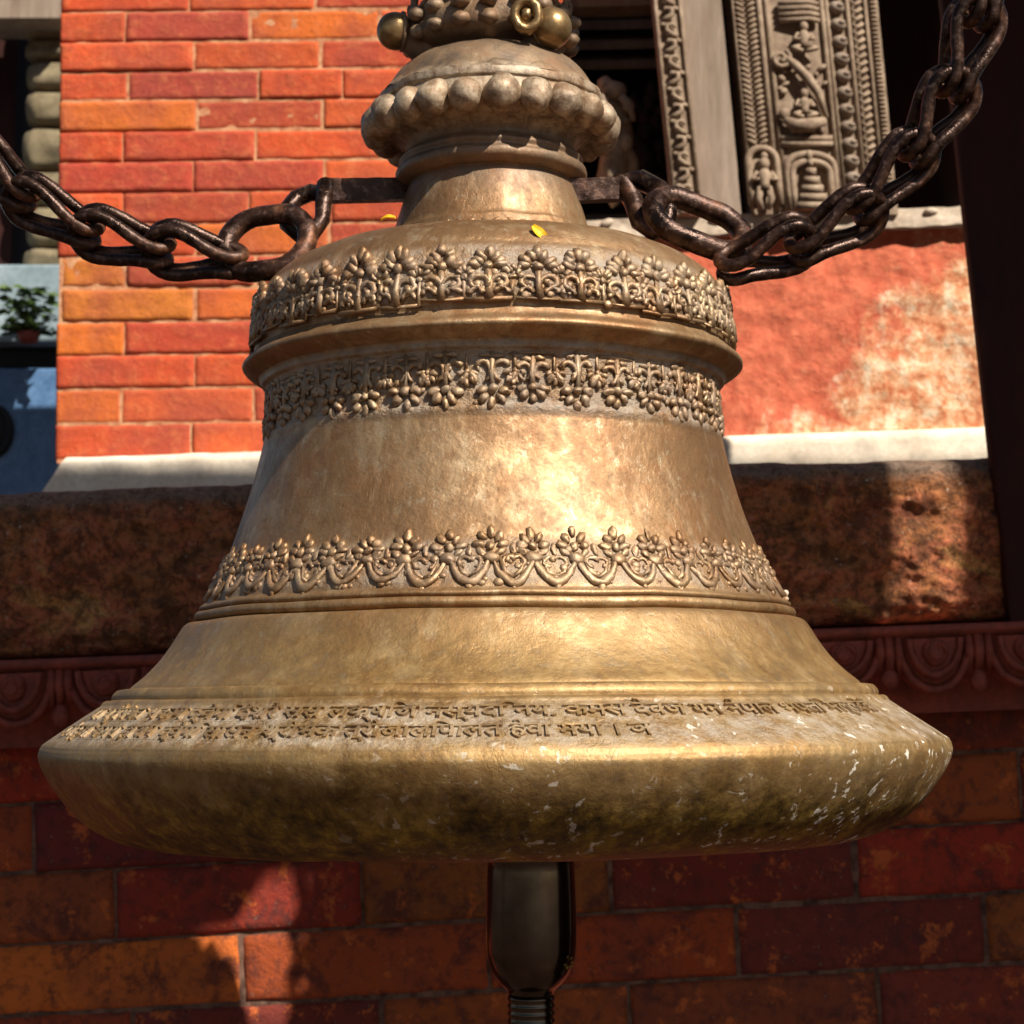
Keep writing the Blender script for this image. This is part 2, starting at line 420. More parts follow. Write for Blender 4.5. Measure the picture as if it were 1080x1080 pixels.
# ---- friezes: motifs modelled flat in (u along, v up, w out), then bent round the bell
def bend(p0, p1, flip=False):
    (r0, z0), (r1, z1) = p0, p1
    L = math.hypot(r1 - r0, z1 - z0); tr, tz = (r1 - r0) / L, (z1 - z0) / L; nr, nz = tz, -tr
    rm = (r0 + r1) / 2
    def fn(p):
        a = p.x / rm
        r = r0 + tr * p.y + nr * p.z; z = z0 + tz * p.y + nz * p.z
        return wob_b(Vector((r * math.sin(a), -r * math.cos(a), z + BZ)))
    return fn, L, rm
def arc(cx, cy, r0, a0, a1, n=9, r1=None, w=.0):
    r1 = r0 if r1 is None else r1
    return [(cx + (r0 + (r1 - r0) * k / n) * math.cos(R(a0 + (a1 - a0) * k / n)), cy + (r0 + (r1 - r0) * k / n) * math.sin(R(a0 + (a1 - a0) * k / n)), w) for k in range(n + 1)]
def flower(m, cx, cy, s, w=.001, up=1, n=5, rnd=None):
    """fan of bud petals over a small boss"""
    j = lambda k=.12: 1 + random.uniform(-k, k)
    for i in range(n):
        a = R(90 + (i - (n - 1) / 2) * (150 / (n - 1))) + random.uniform(-.08, .08)
        L = s * (.62 if abs(i - (n - 1) / 2) > 1 else .72 if i != (n - 1) / 2 else .86) * j()
        c = (cx + math.cos(a) * L, cy + up * math.sin(a) * L, w)
        m.blob(c, (s * .36 * j(), s * .23 * j(), s * .26), Matrix.Rotation(a * up, 3, 'Z'), 8, 6)
    m.blob((cx, cy + up * s * .1, w), (s * .26, s * .26, s * .30), None, 8, 6)
def frieze(name, p0, p1, count, kind):
    fn, L, rm = bend(p0, p1); pitch = 2 * math.pi * rm / count; m = MB()
    for i in range(count):
        s0 = len(m.v); ju = random.uniform(-.10, .10); jk = random.uniform(.88, 1.10)
        hp = pitch / 2
        if kind == 'up':          # shoulder band: palmettes above pairs of tight scrolls
            flower(m, 0, L * .60, L * .38, n=7)
            flower(m, hp, L * .40, L * .24, n=5); m.tube([(hp, 0, 0), (hp, L*.4, .001)], L*.035, 5)
            m.tube([(0, L*.02, 0), (0, L*.3, .0018), (0, L*.62, .0015)], [L*.09, L*.06, L*.05], 6)
            for sg in (-1, 1):
                m.tube([(sg*x, y, z) for x, y, z in arc(hp*.50, L*.30, L*.20, 200, -120, 10, L*.05, .0012)], L*.055, 6)
                m.tube([(sg*x, y, z) for x, y, z in arc(hp*.62, L*.12, L*.14, 180, 0, 6, L*.07, .0008)], L*.05, 6)
                m.blob((sg*hp*.50, L*.29, .001), L*.07, None, 8, 6)
                m.blob((sg*hp*.80, L*.62, .0005), (L*.06, L*.15, L*.07), Matrix.Rotation(sg*.5, 3, 'Z'), 8, 6)
            m.tube([(-hp, L*.015, 0), (0, L*.0, .0006), (hp, L*.015, 0)], L*.035, 5)
        elif kind == 'down':      # under the flange: hanging sprays with hooked leaves
            flower(m, 0, L * .34, L * .34, up=-1, n=5)
            flower(m, hp, L * .62, L * .22, up=-1, n=5); m.tube([(hp, L, 0), (hp, L*.62, .001)], L*.035, 5)
            m.tube([(-hp, L*.97, 0), (0, L*.99, .0006), (hp, L*.97, 0)], L*.035, 5)
            m.tube([(0, L*.95, 0), (0, L*.6, .0014), (0, L*.32, .0015)], [L*.07, L*.05, L*.05], 6)
            for sg in (-1, 1):
                m.tube([(sg*x, y, z) for x, y, z in arc(hp*.52, L*.66, L*.22, 250, 20, 10, L*.07, .001)], [L*.035 + L*.03*(k % 10)/10 for k in range(11)], 6)
                m.blob((sg*hp*.88, L*.50, .0008), (L*.07, L*.15, L*.06), Matrix.Rotation(-sg*.6, 3, 'Z'), 8, 6)
                m.blob((sg*hp*.30, L*.88, .0008), (L*.12, L*.05, L*.06), None, 8, 6)
        elif kind == 'crescent':  # large band above the lower mouldings: flowers over linked crescents
            flower(m, 0, L * .62, L * .29, n=5)
            m.blob((0, L * .46, .0015), (L*.13, L*.10, L*.10), None, 8, 6)
            pts = []; rr = []
            for k in range(13):
                t = k / 12; x = hp * 2 * t
                y = L * (.50 - .43 * math.sin(math.pi * t) ** .8)
                pts.append((x, y, .0016 + .0006 * math.sin(math.pi * t))); rr.append(L * (.035 + .035 * math.sin(math.pi * t)))
            m.tube(pts, rr, 7)
            m.blob((hp, L*.02, .001), (L*.055, L*.09, L*.06), None, 8, 6)
            for sg in (-1, 1):
                m.tube([(hp + sg*x, y, z) for x, y, z in arc(hp*.28, L*.38, L*.12, 160, -110, 8, L*.04, .0009)], L*.034, 6)
            m.blob((hp, L*.60, .0006), (L*.05, L*.11, L*.05), None, 8, 6)
            for sg in (-1, 1):
                m.blob((sg*hp*.46, L*.56, .0008), (L*.10, L*.055, L*.06), Matrix.Rotation(sg*.7, 3, 'Z'), 8, 6)
                m.tube([(hp + sg*hp*.62, L*.47, .0008), (hp + sg*hp*.34, L*.24, .0014), (hp, L*.17, .0014)], [L*.022, L*.035, L*.03], 6)
        for q in range(s0, len(m.v)):
            p = m.v[q]; m.v[q] = Vector((p.x + i * pitch + ju * hp, L * .5 + (p.y - L * .5) * jk, p.z * (.62 if kind == 'crescent' else .78))) + Vector((noise.noise(p * 400 + Vector((i, 0, 0))), noise.noise(p * 400 + Vector((0, i, 0))), noise.noise(p * 350 + Vector((0, 0, i))))) * .0013 + Vector((noise.noise(p * 130 + Vector((i, 5, 0))), noise.noise(p * 130 + Vector((5, i, 0))), -abs(noise.noise(p * 110 + Vector((0, 3, i)))))) * .0016
    for q in range(count * 9):        # worn filler between the motifs
        u = random.uniform(0, count) * pitch; v = L * random.uniform(.03, .62 if kind != 'down' else .98)
        if kind == 'down' and v < L * .4 and random.random() < .6: continue
        k_ = L * random.uniform(.035, .085)
        m.blob((u, v, -.0004), (k_, k_ * random.uniform(.5, 1.2), k_ * .55), Matrix.Rotation(random.uniform(-1.5, 1.5), 3, 'Z'), 7, 5)
    m.map(fn); return m.build(name, RELIEF, bell)
frieze('flower_frieze', (.2160, .3200), (.2087, .3675), 36, 'up')
frieze('flower_frieze', (.2025, .2400), (.2005, .2850), 36, 'down')
frieze('flower_frieze', (.2538, .0945), (.2315, .1410), 46, 'crescent')
# small engraved-looking leaves round the foot of the neck
fn, L, rm = bend((.0945, .4105), (.0905, .4245)); m = MB()
for i in range(26):
    u = i * 2 * math.pi * rm / 26
    for sg in (-1, 1): m.blob((u + sg * .004, L * .5, .0003), (.0058, .0022, .0014), Matrix.Rotation(sg * .5, 3, 'Z'), 8, 6)
m.map(fn); m.build('leaf_ring', RELIEF, bell)

# ---- raised inscription on the slope above the rim edge
def text_mesh(body, extrude=.1):
    c = bpy.data.curves.new('tmp', 'FONT'); c.body = body; c.size = 1; c.extrude = extrude; c.offset = .012; c.resolution_u = 2
    o = bpy.data.objects.new('tmp', c); COL.objects.link(o)
    me = o.evaluated_get(bpy.context.evaluated_depsgraph_get()).to_mesh()
    vs = [v.co.copy() for v in me.vertices]; fs = [tuple(p.vertices) for p in me.polygons]
    bpy.data.objects.remove(o); bpy.data.curves.remove(c); return vs, fs
fn, L, rm = bend((.3895 - .002, -.0260), (.3405, .0065))
def inscribe(text, a0, a1, v0, size):
    vs, fs = text_mesh(text); x0 = min(p.x for p in vs); x1 = max(p.x for p in vs)
    k = (a1 - a0) * rm / (x1 - x0); m = MB()
    m.add([Vector((a0 * rm + (p.x - x0) * k, v0 + p.y * size, p.z * .022 + .0001)) for p in vs], fs)
    for q in range(len(m.v)):
        p = m.v[q]; m.v[q] = p + Vector((noise.noise(p * 260), noise.noise(p * 260 + Vector((5, 5, 5))), noise.noise(p * 120) * (1.2 if p.z > 0 else 0))) * .0009
    return m.map(fn)
azp = lambda px: math.asin(max(-1, min(1, (px - 524) / 452)))
ins = inscribe('राम श्रीसंबत भकण द्वेपि देशरे सस लक्षिज नस्यदि नय. कमस देवज यन नेपाल भपति मल्लदेवी', azp(112), azp(905), .0385, .0200)
ins.merge(inscribe('राजेन्द्रवि कमस हाराप द्वेपि सासन श्रीभक त्रोजालिपालत हेवा मया । ञ', azp(102), azp(660), .0150, .0205))
ins.build('inscription', RELIEF, bell, smooth=False)
# the ridge line the letters hang from
rl = MB()
for v0, a0, a1 in ((.0360, azp(105), azp(700)), (.0122, azp(100), azp(660))):
    rl.tube([(a * rm, v0, 0) for a in [a0 + (a1 - a0) * k / 90 for k in range(91)]], .0007, 5)
rl.map(fn); rl.build('ruled_line', BRONZE, bell)

# ---- bead ring, crown
m = MB(); NB = 22
for i in range(NB):
    a = 2 * math.pi * (i + .35) / NB + random.uniform(-.012, .012); s = random.uniform(.93, 1.06)
    m.blob((.1030 * math.sin(a), -.1030 * math.cos(a), .5260 + BZ + random.uniform(-.001, .001)), (.0155 * s, .0162 * s, .0158 * s), None, 16, 12)
def rough_b(p): return p + Vector((noise.noise(p * 70), noise.noise(p * 70 + Vector((3, 3, 3))), noise.noise(p * 70 + Vector((9, 0, 9))))) * .0028
m.map(rough_b); m.build('bead_ring', RELIEF, bell)
m = MB()
for i in range(16):
    a = 2 * math.pi * (i + .3) / 16
    def pf_(u, v):
        aa = a + (u - .5) * .40 * math.sin(math.pi * (.18 + .62 * (1 - v))) ** .6
        rr_ = .103 - .042 * v ** 1.3; zz = .548 + .034 * v - .004 * (abs(u - .5) * 2) ** 2 + .004 * (1 - v)
        return Vector((rr_ * math.sin(aa), -rr_ * math.cos(aa), zz + BZ)) + Vector((0, 0, .0012 * noise.noise(Vector((aa * 9, v * 5, 0)))))
    m.grid(pf_, 10, 10)
m.build('lotus_petals', BRONZE, bell)
m = MB()                                   # square collar, bulb and lobes of the crown
m.lathe(hz(smooth_prof([(.0, .575), (.034, .578), (.044, .586), (.047, .596), (.043, .603, 1), (.052, .606), (.064, .616), (.066, .632), (.060, .648), (.050, .656, 1), (.052, .664), (.046, .680), (.026, .695), (.018, .72), (.0, .722)], 4)), 64,
        lambda p: p * 1 + Vector((p.x, p.y, 0)) * .07 * noise.noise(p * 60))
for i in range(18):
    a = 2 * math.pi * i / 18
    for zz, rr_ in ((.618, .066), (.634, .067)):
        m.blob((rr_ * math.sin(a), -rr_ * math.cos(a), zz + BZ), (.008, .008, .0065), None, 8, 6)
for i in range(9):
    a = 2 * math.pi * (i + .5) / 9
    c = Vector((.064 * math.sin(a), -.064 * math.cos(a), .650 + BZ))
    m.tube([c + Vector((math.cos(a), math.sin(a), 0)) * .012 * math.cos(t) + Vector((0, 0, 1)) * .009 * math.sin(t) for t in [k * .7 for k in range(9)]], .0028, 6, True)
m.box((-.033, -.033, .573 + BZ), (.033, .033, .588 + BZ), Matrix.Rotation(.45, 4, 'Z'))
m.map(lambda p: p + Vector((p.x * .12, p.y * .12, -.013)) + Vector((noise.noise(p * 160), noise.noise(p * 160 + Vector((2, 2, 2))), noise.noise(p * 170))) * .002); m.build('crown', RELIEF, bell)
def to_local(w): return w - Vector((-.0135, D, H - BZ))
for kx, ky, kd, kr in ((425, 32, 1.66, .0172), (589, 30, 1.62, .0182)):
    c = to_local(P(kx, ky, kd)); m = MB(); m.blob((0, 0, 0), kr, None, 32, 24)
    m.map(lambda p: p + p.normalized() * .0006 * fbm(p + c, 40, 2))
    k = m.build('crown_ball', BALL, bell, loc=c)
    a = MB(); e = Vector((0, 0, c.z - .012)); dirv = Vector((c.x, c.y, 0))
    a.tube([dirv * .25 + e, dirv * .5 + e + Vector((0, 0, -.004)), dirv * .72 + e + Vector((0, 0, -.002)), dirv * .86 + e + Vector((0, 0, .006)), dirv + e + Vector((0, 0, .012))], [.02, .019, .016, .013, .010], 14)
    a.blob(c * .80 + Vector((0, 0, c.z * .2 - .004)), (.016, .014, .016), None, 16, 10)
    a.tube([c * 1.0 + Vector((.0, 0, 0)) + Vector((math.cos(q) * .0, 0, 0)) + Matrix.Rotation(math.atan2(c.y, c.x), 3, 'Z') @ Vector((-.006, .0165 * math.cos(q), .0165 * math.sin(q))) for q in [.45 * w_ for w_ in range(14)]], .0022, 6, True)
    a.build('ball_bracket', BRONZE, bell)
c = to_local(P(563, 17, 1.60)); m = MB()   # beaded eye of the crown
m.tube([Vector((.0105 * math.cos(t), -.002, .0125 * math.sin(t))) for t in [2*math.pi*k/20 for k in range(20)]], .0042, 10, True)
m.blob((0, .002, .002), (.006, .006, .007), None, 12, 8); m.blob((0, .012, 0), (.012, .012, .014), None, 12, 8)
m.map(lambda p: p + Vector((noise.noise(p * 300), noise.noise(p * 300 + Vector((4, 4, 4))), noise.noise(p * 280))) * .0016); m.build('crown_eye', BALL, bell, loc=c)
m = MB()
for i in range(9):
    a = random.uniform(0, 6.28); q = random.random() * .004
    m.blob((math.cos(a) * q, random.uniform(-.002, .002), math.sin(a) * q), random.uniform(.0012, .003), None, 7, 5)
m.build('lime_lump', PALE, bell, loc=to_local(P(829, 632, 1.655)))

# ---- clapper
cx, cy = P(560, 980, 1.68).x, 1.68
def zc(py): return P(560, py, 1.68).z
cl = empty('bell_clapper', (cx, cy, zc(1150)), 'polished dark metal clapper hanging out below the bell mouth', 'clapper')
m = MB(); k = 1.68 / F
cp = smooth_prof([(.001, 895), (.036, 897), (.0378, 912), (.0388, 940), (.0395, 968), (.0396, 990), (.0385, 1008), (.0345, 1024), (.0275, 1036), (.0215, 1043), (.0195, 1048, 1)], 5)
m.lathe([(r, zc(y) - zc(1150)) for r, y in cp], 64); m.build('clapper_head', CLAP, cl)
m = MB(); pr = [(.0193, 1049, 1)]
y = 1049
while y < 1150:
    pr += [(.0205, y + 2), (.0208, y + 4), (.0192, y + 7, 1)]; y += 8
pr += [(.0001, y + 4)]
m.lathe([(p[0], zc(p[1]) - zc(1150)) for p in pr], 48); m.build('ringed_stem', CLAP, cl)
m = MB(); m.tube([(0, 0, zc(900) - zc(1150)), (0, 0, zc(500) - zc(1150))], .011, 12); m.build('clapper_rod', IRON2, cl)
m = MB()
for i in range(7):
    a = i * .9; m.blob((.0035 * math.cos(a), -.0005, .0045 * math.sin(a)), .0016, None, 8, 6)
m.build('brass_mark', BRONZE, cl, loc=(.0315, -.0225, zc(1011) - zc(1150)))

# ---- marigold petals lying on the shoulder
def petal(px, py, yy, L, W, rot, label):
    m = MB()
    m.grid(lambda u, v: Vector(((u - .5) * L, (v - .5) * W * math.sin(math.pi * (.08 + .84 * u)) ** .7, .0022 * math.sin(math.pi * u) + .0014 * (v - .5) ** 2 * 4)), 12, 6)
    m.map(lambda p: p + Vector((0, p.x * p.x * 25, 0)))
    n0 = len(m.v); m.add([p + Vector((0, 0, -.0004)) for p in m.v], list(m.f))
    o = m.build('flower_petal', YEL, loc=P(px, py, yy)); o.rotation_euler = rot
    return tag(o, label, 'petal', 'fallen yellow petals')
petal(568, 247, 1.488, .0165, .0085, (R(68), R(42), R(4)), 'curled yellow petal on the front of the bell shoulder')
petal(409, 232, 1.552, .013, .007, (R(35), R(-5), R(-20)), 'small yellow petal at the left foot of the bell neck')

# ================================================================== CHAINS
def link_mesh(L, W, r, seg=10, nl=14):
    m = MB(); pts = []; hw = W / 2 - r; st = L / 2 - W / 2
    for k in range(nl + 1):
        a = -math.pi / 2 + math.pi * k / nl; pts.append((st + hw * math.cos(a), hw * math.sin(a) * 1.0, 0))
    for k in range(nl + 1):
        a = math.pi / 2 + math.pi * k / nl; pts.append((-st + hw * math.cos(a), hw * math.sin(a) * 1.0, 0))
    P2 = []
    for i in range(len(pts)):
        a, b_ = Vector(pts[i]), Vector(pts[(i + 1) % len(pts)])
        P2.append(a)
        if (b_ - a).length > W * .3: P2 += [a.lerp(b_, .33), a.lerp(b_, .66)]
    rr = [r * (1 + .10 * noise.noise(p * 90 + Vector((L * 900, 0, 0)))) for p in P2]
    m.tube(P2, rr, seg, True); return m
def fold_link(L, wf, we, gf, ge, r, seg=12):
    """long loop folded back on itself: the fold at -x, its two eyes close together at +x"""
    a = L / 2 - r; pts = []
    xf = -a + gf; xe = a - we
    def leg(y_sign, z_sign, to_eye=True):
        q = []
        for k in range(1, 8):
            t = k / 8; e = t * t * (3 - 2 * t)
            q.append((xf + (xe - xf) * t, y_sign * (wf + (we - wf) * e), z_sign * (gf + (ge - gf) * e)))
        return q if to_eye else q[::-1]
    fold = lambda ys, s0: [(xf - gf * math.sin(math.pi * k / 10), ys * wf, s0 * gf * math.cos(math.pi * k / 10)) for k in range(11)]
    eye = lambda z_s, s0: [(xe + we * math.sin(math.pi * k / 8), s0 * we * math.cos(math.pi * k / 8), z_s * ge) for k in range(9)]
    pts = fold(1, 1) + leg(1, -1) + eye(-1, 1) + leg(-1, -1, False) + fold(-1, -1) + leg(-1, 1) + eye(1, -1) + leg(1, 1, False)
    m = MB(); P2 = [Vector(p) for p in pts]
    m.tube(P2, [r * (1 + .13 * noise.noise(p * 110 + Vector((L * 900, 0, 0)))) for p in P2], seg, True)
    return m
def basis(x, roll):
    x = x.normalized(); up = Vector((0, 0, 1)); z = up - x * up.dot(x); z.normalize(); y = z.cross(x)
    Mx = Matrix((x, y, z)).transposed()
    return Mx @ Matrix.Rotation(roll, 3, 'X')
def chain(name, label, strands, pitch, dims, rolls, group=None):
    e = empty(name, strands[0][0], label, 'chain', group); protos = []
    for q in range(3):
        o = fold_link(dims[0] * (1 + .015 * q), dims[1], dims[2] * (1 - .04 * q), dims[3] * (1 - .03 * q), dims[4], dims[5] * (1 - .03 * q)).build('chain_link', IRON, e); protos.append(o)
    cnt = 0
    for si, pts in enumerate(strands): cnt = strand(e, protos, cnt, [Vector(p) for p in pts], Vector(strands[0][0]), pitch, rolls, si)
    return e
def strand(e, protos, cnt, pts, base, pitch, rolls, si):
    # dense smooth path, then equal steps
    dense = []
    for i in range(len(pts) - 1):
        p0 = pts[max(i - 1, 0)]; p1 = pts[i]; p2 = pts[i + 1]; p3 = pts[min(i + 2, len(pts) - 1)]
        for k in range(40):
            t = k / 40; dense.append(.5 * ((2*p1) + (p2-p0)*t + (2*p0-5*p1+4*p2-p3)*t*t + (3*p1-p0-3*p2+p3)*t**3))
    acc = 0; last = dense[0]; marks = [dense[0]]
    for d in dense[1:]:
        acc += (d - last).length; last = d
        if acc >= pitch: marks.append(d); acc = 0
    for i in range(len(marks)):
        o = protos[cnt] if cnt < 3 else protos[cnt % 3].copy()
        if cnt >= 3: COL.objects.link(o)
        cnt += 1
        a = marks[max(i - 1, 0)]; b2 = marks[min(i + 1, len(marks) - 1)]
        roll = rolls[(i + si) % 2] + R(random.uniform(-6, 6))
        o.parent = e; o.matrix_local = Matrix.Translation(marks[i] - base) @ basis(a - b2, roll).to_4x4()
    return cnt
k0 = D / F
lpp = [P(206, 268, 1.64), P(127, 253, 1.64), P(51, 222, 1.64), P(-14, 172, 1.64), P(-70, 112, 1.63), P(-300, -130, 1.59), P(-560, -430, 1.55), P(-760, -700, 1.5)]
chain('iron_chain', 'rusty iron chain sagging in from the left in front of the orange brick wall', (lpp,), 77 * k0, (114 * k0, 8.5 * k0, 14.5 * k0, 25 * k0, 9 * k0, 6.8 * k0), (R(36), R(40)), 'chains tied to the bell')
rpp = [P(809, 266, 1.63), P(874, 244, 1.63), P(928, 198, 1.625), P(976, 142, 1.615), P(1010, 78, 1.605), P(1030, 10, 1.595), P(1045, -70, 1.59), P(1075, -400, 1.57), P(1100, -760, 1.55)]
chain('iron_chain', 'rusty iron chain climbing to the upper right in front of the carved window', (rpp,), 76 * k0, (116 * k0, 9 * k0, 16 * k0, 26 * k0, 9 * k0, 6.9 * k0), (R(-42), R(-46)), 'chains tied to the bell')

def shackle(name, label, c, L, W, r, yaw, rollv, tilt):
    m = link_mesh(L, W, r, 14, 16); o = m.build(name, IRON); o.location = c
    o.rotation_euler = (Matrix.Rotation(tilt, 3, 'Y') @ Matrix.Rotation(yaw, 3, 'Z') @ Matrix.Rotation(rollv, 3, 'X')).to_euler()
    return tag(o, label, 'ring', 'large rings joining the chains to the bar')
shackle('iron_ring', 'thick rusty ring linking the left chain to the bar end', P(281, 256, 1.64), .095, .078, .0092, R(-12), R(68), R(-4))
shackle('iron_ring', 'thick dark oval ring linking the right chain to the bar end', P(736, 236, 1.65), .106, .072, .0100, R(10), R(52), R(19))
# flat bar through the neck, with rolled eyes
bar = empty('iron_bar', P(521, 200, 1.68), 'flat rusty iron bar passed through the bell neck', 'bar')
b0 = P(521, 200, 1.68)
for nm, xa, xb in (('bar_arm', 342, 440), ('bar_arm', 600, 664)):
    m = MB(); A = P(xa, 202, 1.66) - b0; B = P(xb, 200, 1.68) - b0; hh = .0100; dd = .006
    n = 16
    def sec(t):
        c = A.lerp(B, t); j = .0008 * noise.noise(c * 90)
        return [c + Vector((0, -dd, -hh + j)), c + Vector((0, -dd - .001, hh + j)), c + Vector((0, dd, hh + j * .5)), c + Vector((0, dd, -hh))]
    vs = [q for k_ in range(n + 1) for q in sec(k_ / n)]
    fs = [(4*k_ + i, 4*k_ + (i+1) % 4, 4*k_ + 4 + (i+1) % 4, 4*k_ + 4 + i) for k_ in range(n) for i in range(4)] + [(0, 1, 2, 3), (4*n, 4*n+3, 4*n+2, 4*n+1)]
    m.add(vs, fs); m.build(nm, IRON, bar, smooth=False)
m = MB(); m.tube([P(344, 196, 1.66) - b0, P(341, 216, 1.655) - b0, P(340, 232, 1.65) - b0, P(330, 246, 1.645) - b0, P(316, 247, 1.65) - b0, P(304, 236, 1.655) - b0, P(303, 222, 1.665) - b0, P(312, 210, 1.675) - b0, P(328, 203, 1.675) - b0, P(342, 205, 1.67) - b0], [.009, .0075, .007, .0075, .008, .0085, .0085, .008, .008, .008], 12, True)
m.build('bar_eye', IRON, bar)
m = MB(); m.tube([P(655, 192, 1.68) - b0, P(668, 212, 1.67) - b0, P(675, 234, 1.66) - b0, P(690, 246, 1.65) - b0, P(704, 236, 1.65) - b0, P(706, 218, 1.66) - b0, P(696, 200, 1.67) - b0, P(676, 190, 1.68) - b0], [.010, .0095, .009, .008, .008, .008, .009, .010], 12, True)
m.build('bar_eye', IRON, bar)

# ================================================================== LOWER BRICK WALL
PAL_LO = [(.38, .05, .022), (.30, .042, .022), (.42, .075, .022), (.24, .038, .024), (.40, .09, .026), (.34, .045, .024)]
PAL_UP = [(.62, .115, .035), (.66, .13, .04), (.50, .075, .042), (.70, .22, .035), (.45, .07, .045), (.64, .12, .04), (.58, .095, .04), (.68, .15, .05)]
def brick_face(m, u0, u1, v0, v1, dep, nu, nv, seed, chip=.006, rough=.0012, proud=0.0):
    """one brick: front is a fine grid with rounded, chipped edges; local (u, out, v)"""
    def fn(a, b_):
        u = u0 + (u1 - u0) * a; v = v0 + (v1 - v0) * b_
        e = min(u - u0, u1 - u, v - v0, v1 - v)
        q = Vector((u * 1, seed, v * 1))
        c = chip * (.35 + .65 * abs(noise.noise(q * 30)) * 1.8)
        k = max(0.0, 1 - e / max(c, 1e-5)); drop = k * k * chip * .9
        o = proud - drop + rough * noise.fractal(q * 45, 1, 2, 3)
        du = .0008 * noise.noise(q * 60 + Vector((9, 0, 0))); dv = .0010 * noise.noise(q * 50 + Vector((0, 7, 0)))
        return Vector((u + du, -o, v + dv))
    def cdf(n):    # denser towards the edges
        return [0, .02, .05] + [.05 + .9 * (i + 1) / (n) for i in range(n - 1)] + [.95, .98, 1]
    us = cdf(nu); vs_ = [0, .06, .16] + [.16 + .68 * (i + 1) / nv for i in range(nv - 1)] + [.84, .94, 1]
    pts = [fn(a, b_) for b_ in vs_ for a in us]; W_ = len(us); Hh = len(vs_)
    fs = [(j*W_+i, j*W_+i+1, (j+1)*W_+i+1, (j+1)*W_+i) for j in range(Hh-1) for i in range(W_-1)]
    n = len(pts)
    rim = [i for i in range(W_)] + [j*W_+W_-1 for j in range(1, Hh)] + [(Hh-1)*W_+i for i in range(W_-2, -1, -1)] + [j*W_ for j in range(Hh-2, 0, -1)]
    bk = [Vector((pts[i].x, dep, pts[i].z)) for i in rim]
    fs += [(rim[k_], n + k_, n + (k_+1) % len(rim), rim[(k_+1) % len(rim)]) for k_ in range(len(rim))]
    m.add(pts + bk, fs)

YL = 2.38
o0 = P(0, 999, YL); pxl = YL / F
t = empty('brick_wall', (o0.x, YL, 0), 'shaded wall of large worn dark red bricks below the stone ledge', 'brick wall')
t.rotation_euler = (0, R(-3.0), 0); zoff = o0.z
m = MB(); course = 72.5 * pxl; Lb = 258 * pxl
offs = {0: 173, -1: 43, -2: 190, 1: 17 + 75, 2: 200, 3: 60, 4: 150}
for row in range(-9, 5):
    x0 = (offs.get(row, 40 + 131 * (row % 2)) * pxl) - 4 * Lb
    v0 = zoff + row * course
    for i in range(14):
        l_ = Lb * random.uniform(.992, 1.008); x1 = x0 + l_
        if x1 > -.55 and x0 < 1.75:
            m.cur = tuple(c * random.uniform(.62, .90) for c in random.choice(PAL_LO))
            if row == -1 and 20 * pxl < (x0 + x1) / 2 < 330 * pxl: m.cur = (.56, .135, .022)  # sunlit orange put into this brick's tint, where the sun patch falls
            gp = random.uniform(.0010, .0020)
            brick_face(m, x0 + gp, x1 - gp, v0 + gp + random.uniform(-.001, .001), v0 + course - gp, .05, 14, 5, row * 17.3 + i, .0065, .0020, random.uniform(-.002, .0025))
        x0 = x1
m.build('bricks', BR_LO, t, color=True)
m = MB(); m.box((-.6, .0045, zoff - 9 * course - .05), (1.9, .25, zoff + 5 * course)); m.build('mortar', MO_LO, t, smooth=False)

# ================================================================== PETAL MOULDING
YM = 2.275
def slope_px(x, y0=693, y1=651):   # underside of the ledge in the picture
    return y0 + (y1 - y0) * x / 1080
mo = empty('petal_moulding', P(0, 780, YM), 'dark red course of carved hanging lotus petals under the stone ledge', 'moulding')
mo.rotation_euler = (0, R(-2.2), 0)
z0 = P(0, 697, YM).z - P(0, 780, YM).z
def M(px, py):   # local metres from photo pixels measured at the left edge
    return (px * YM / F, (780 - py) * YM / F)
m = MB()
x0, x1 = -.3, 1.7
prf = [(-.10, 697), (.022, 698), (.026, 702), (.024, 707), (.014, 709), (.012, 716), (0, 720), (-.004, 735), (-.03, 752), (-.06, 760), (-.06, 790)]
n = 120
vs = []
for i in range(n + 1):
    x = x0 + (x1 - x0) * i / n
    for (o_, y) in prf: vs.append(Vector((x, -o_ + .0012 * noise.noise(Vector((x * 40, y * .1, 0))), (780 - y) * YM / F)))
q = len(prf)
m.add(vs, [(i*q+j, (i+1)*q+j, (i+1)*q+j+1, i*q+j+1) for i in range(n) for j in range(q-1)])
m.build('moulding_band', TERRA, mo)
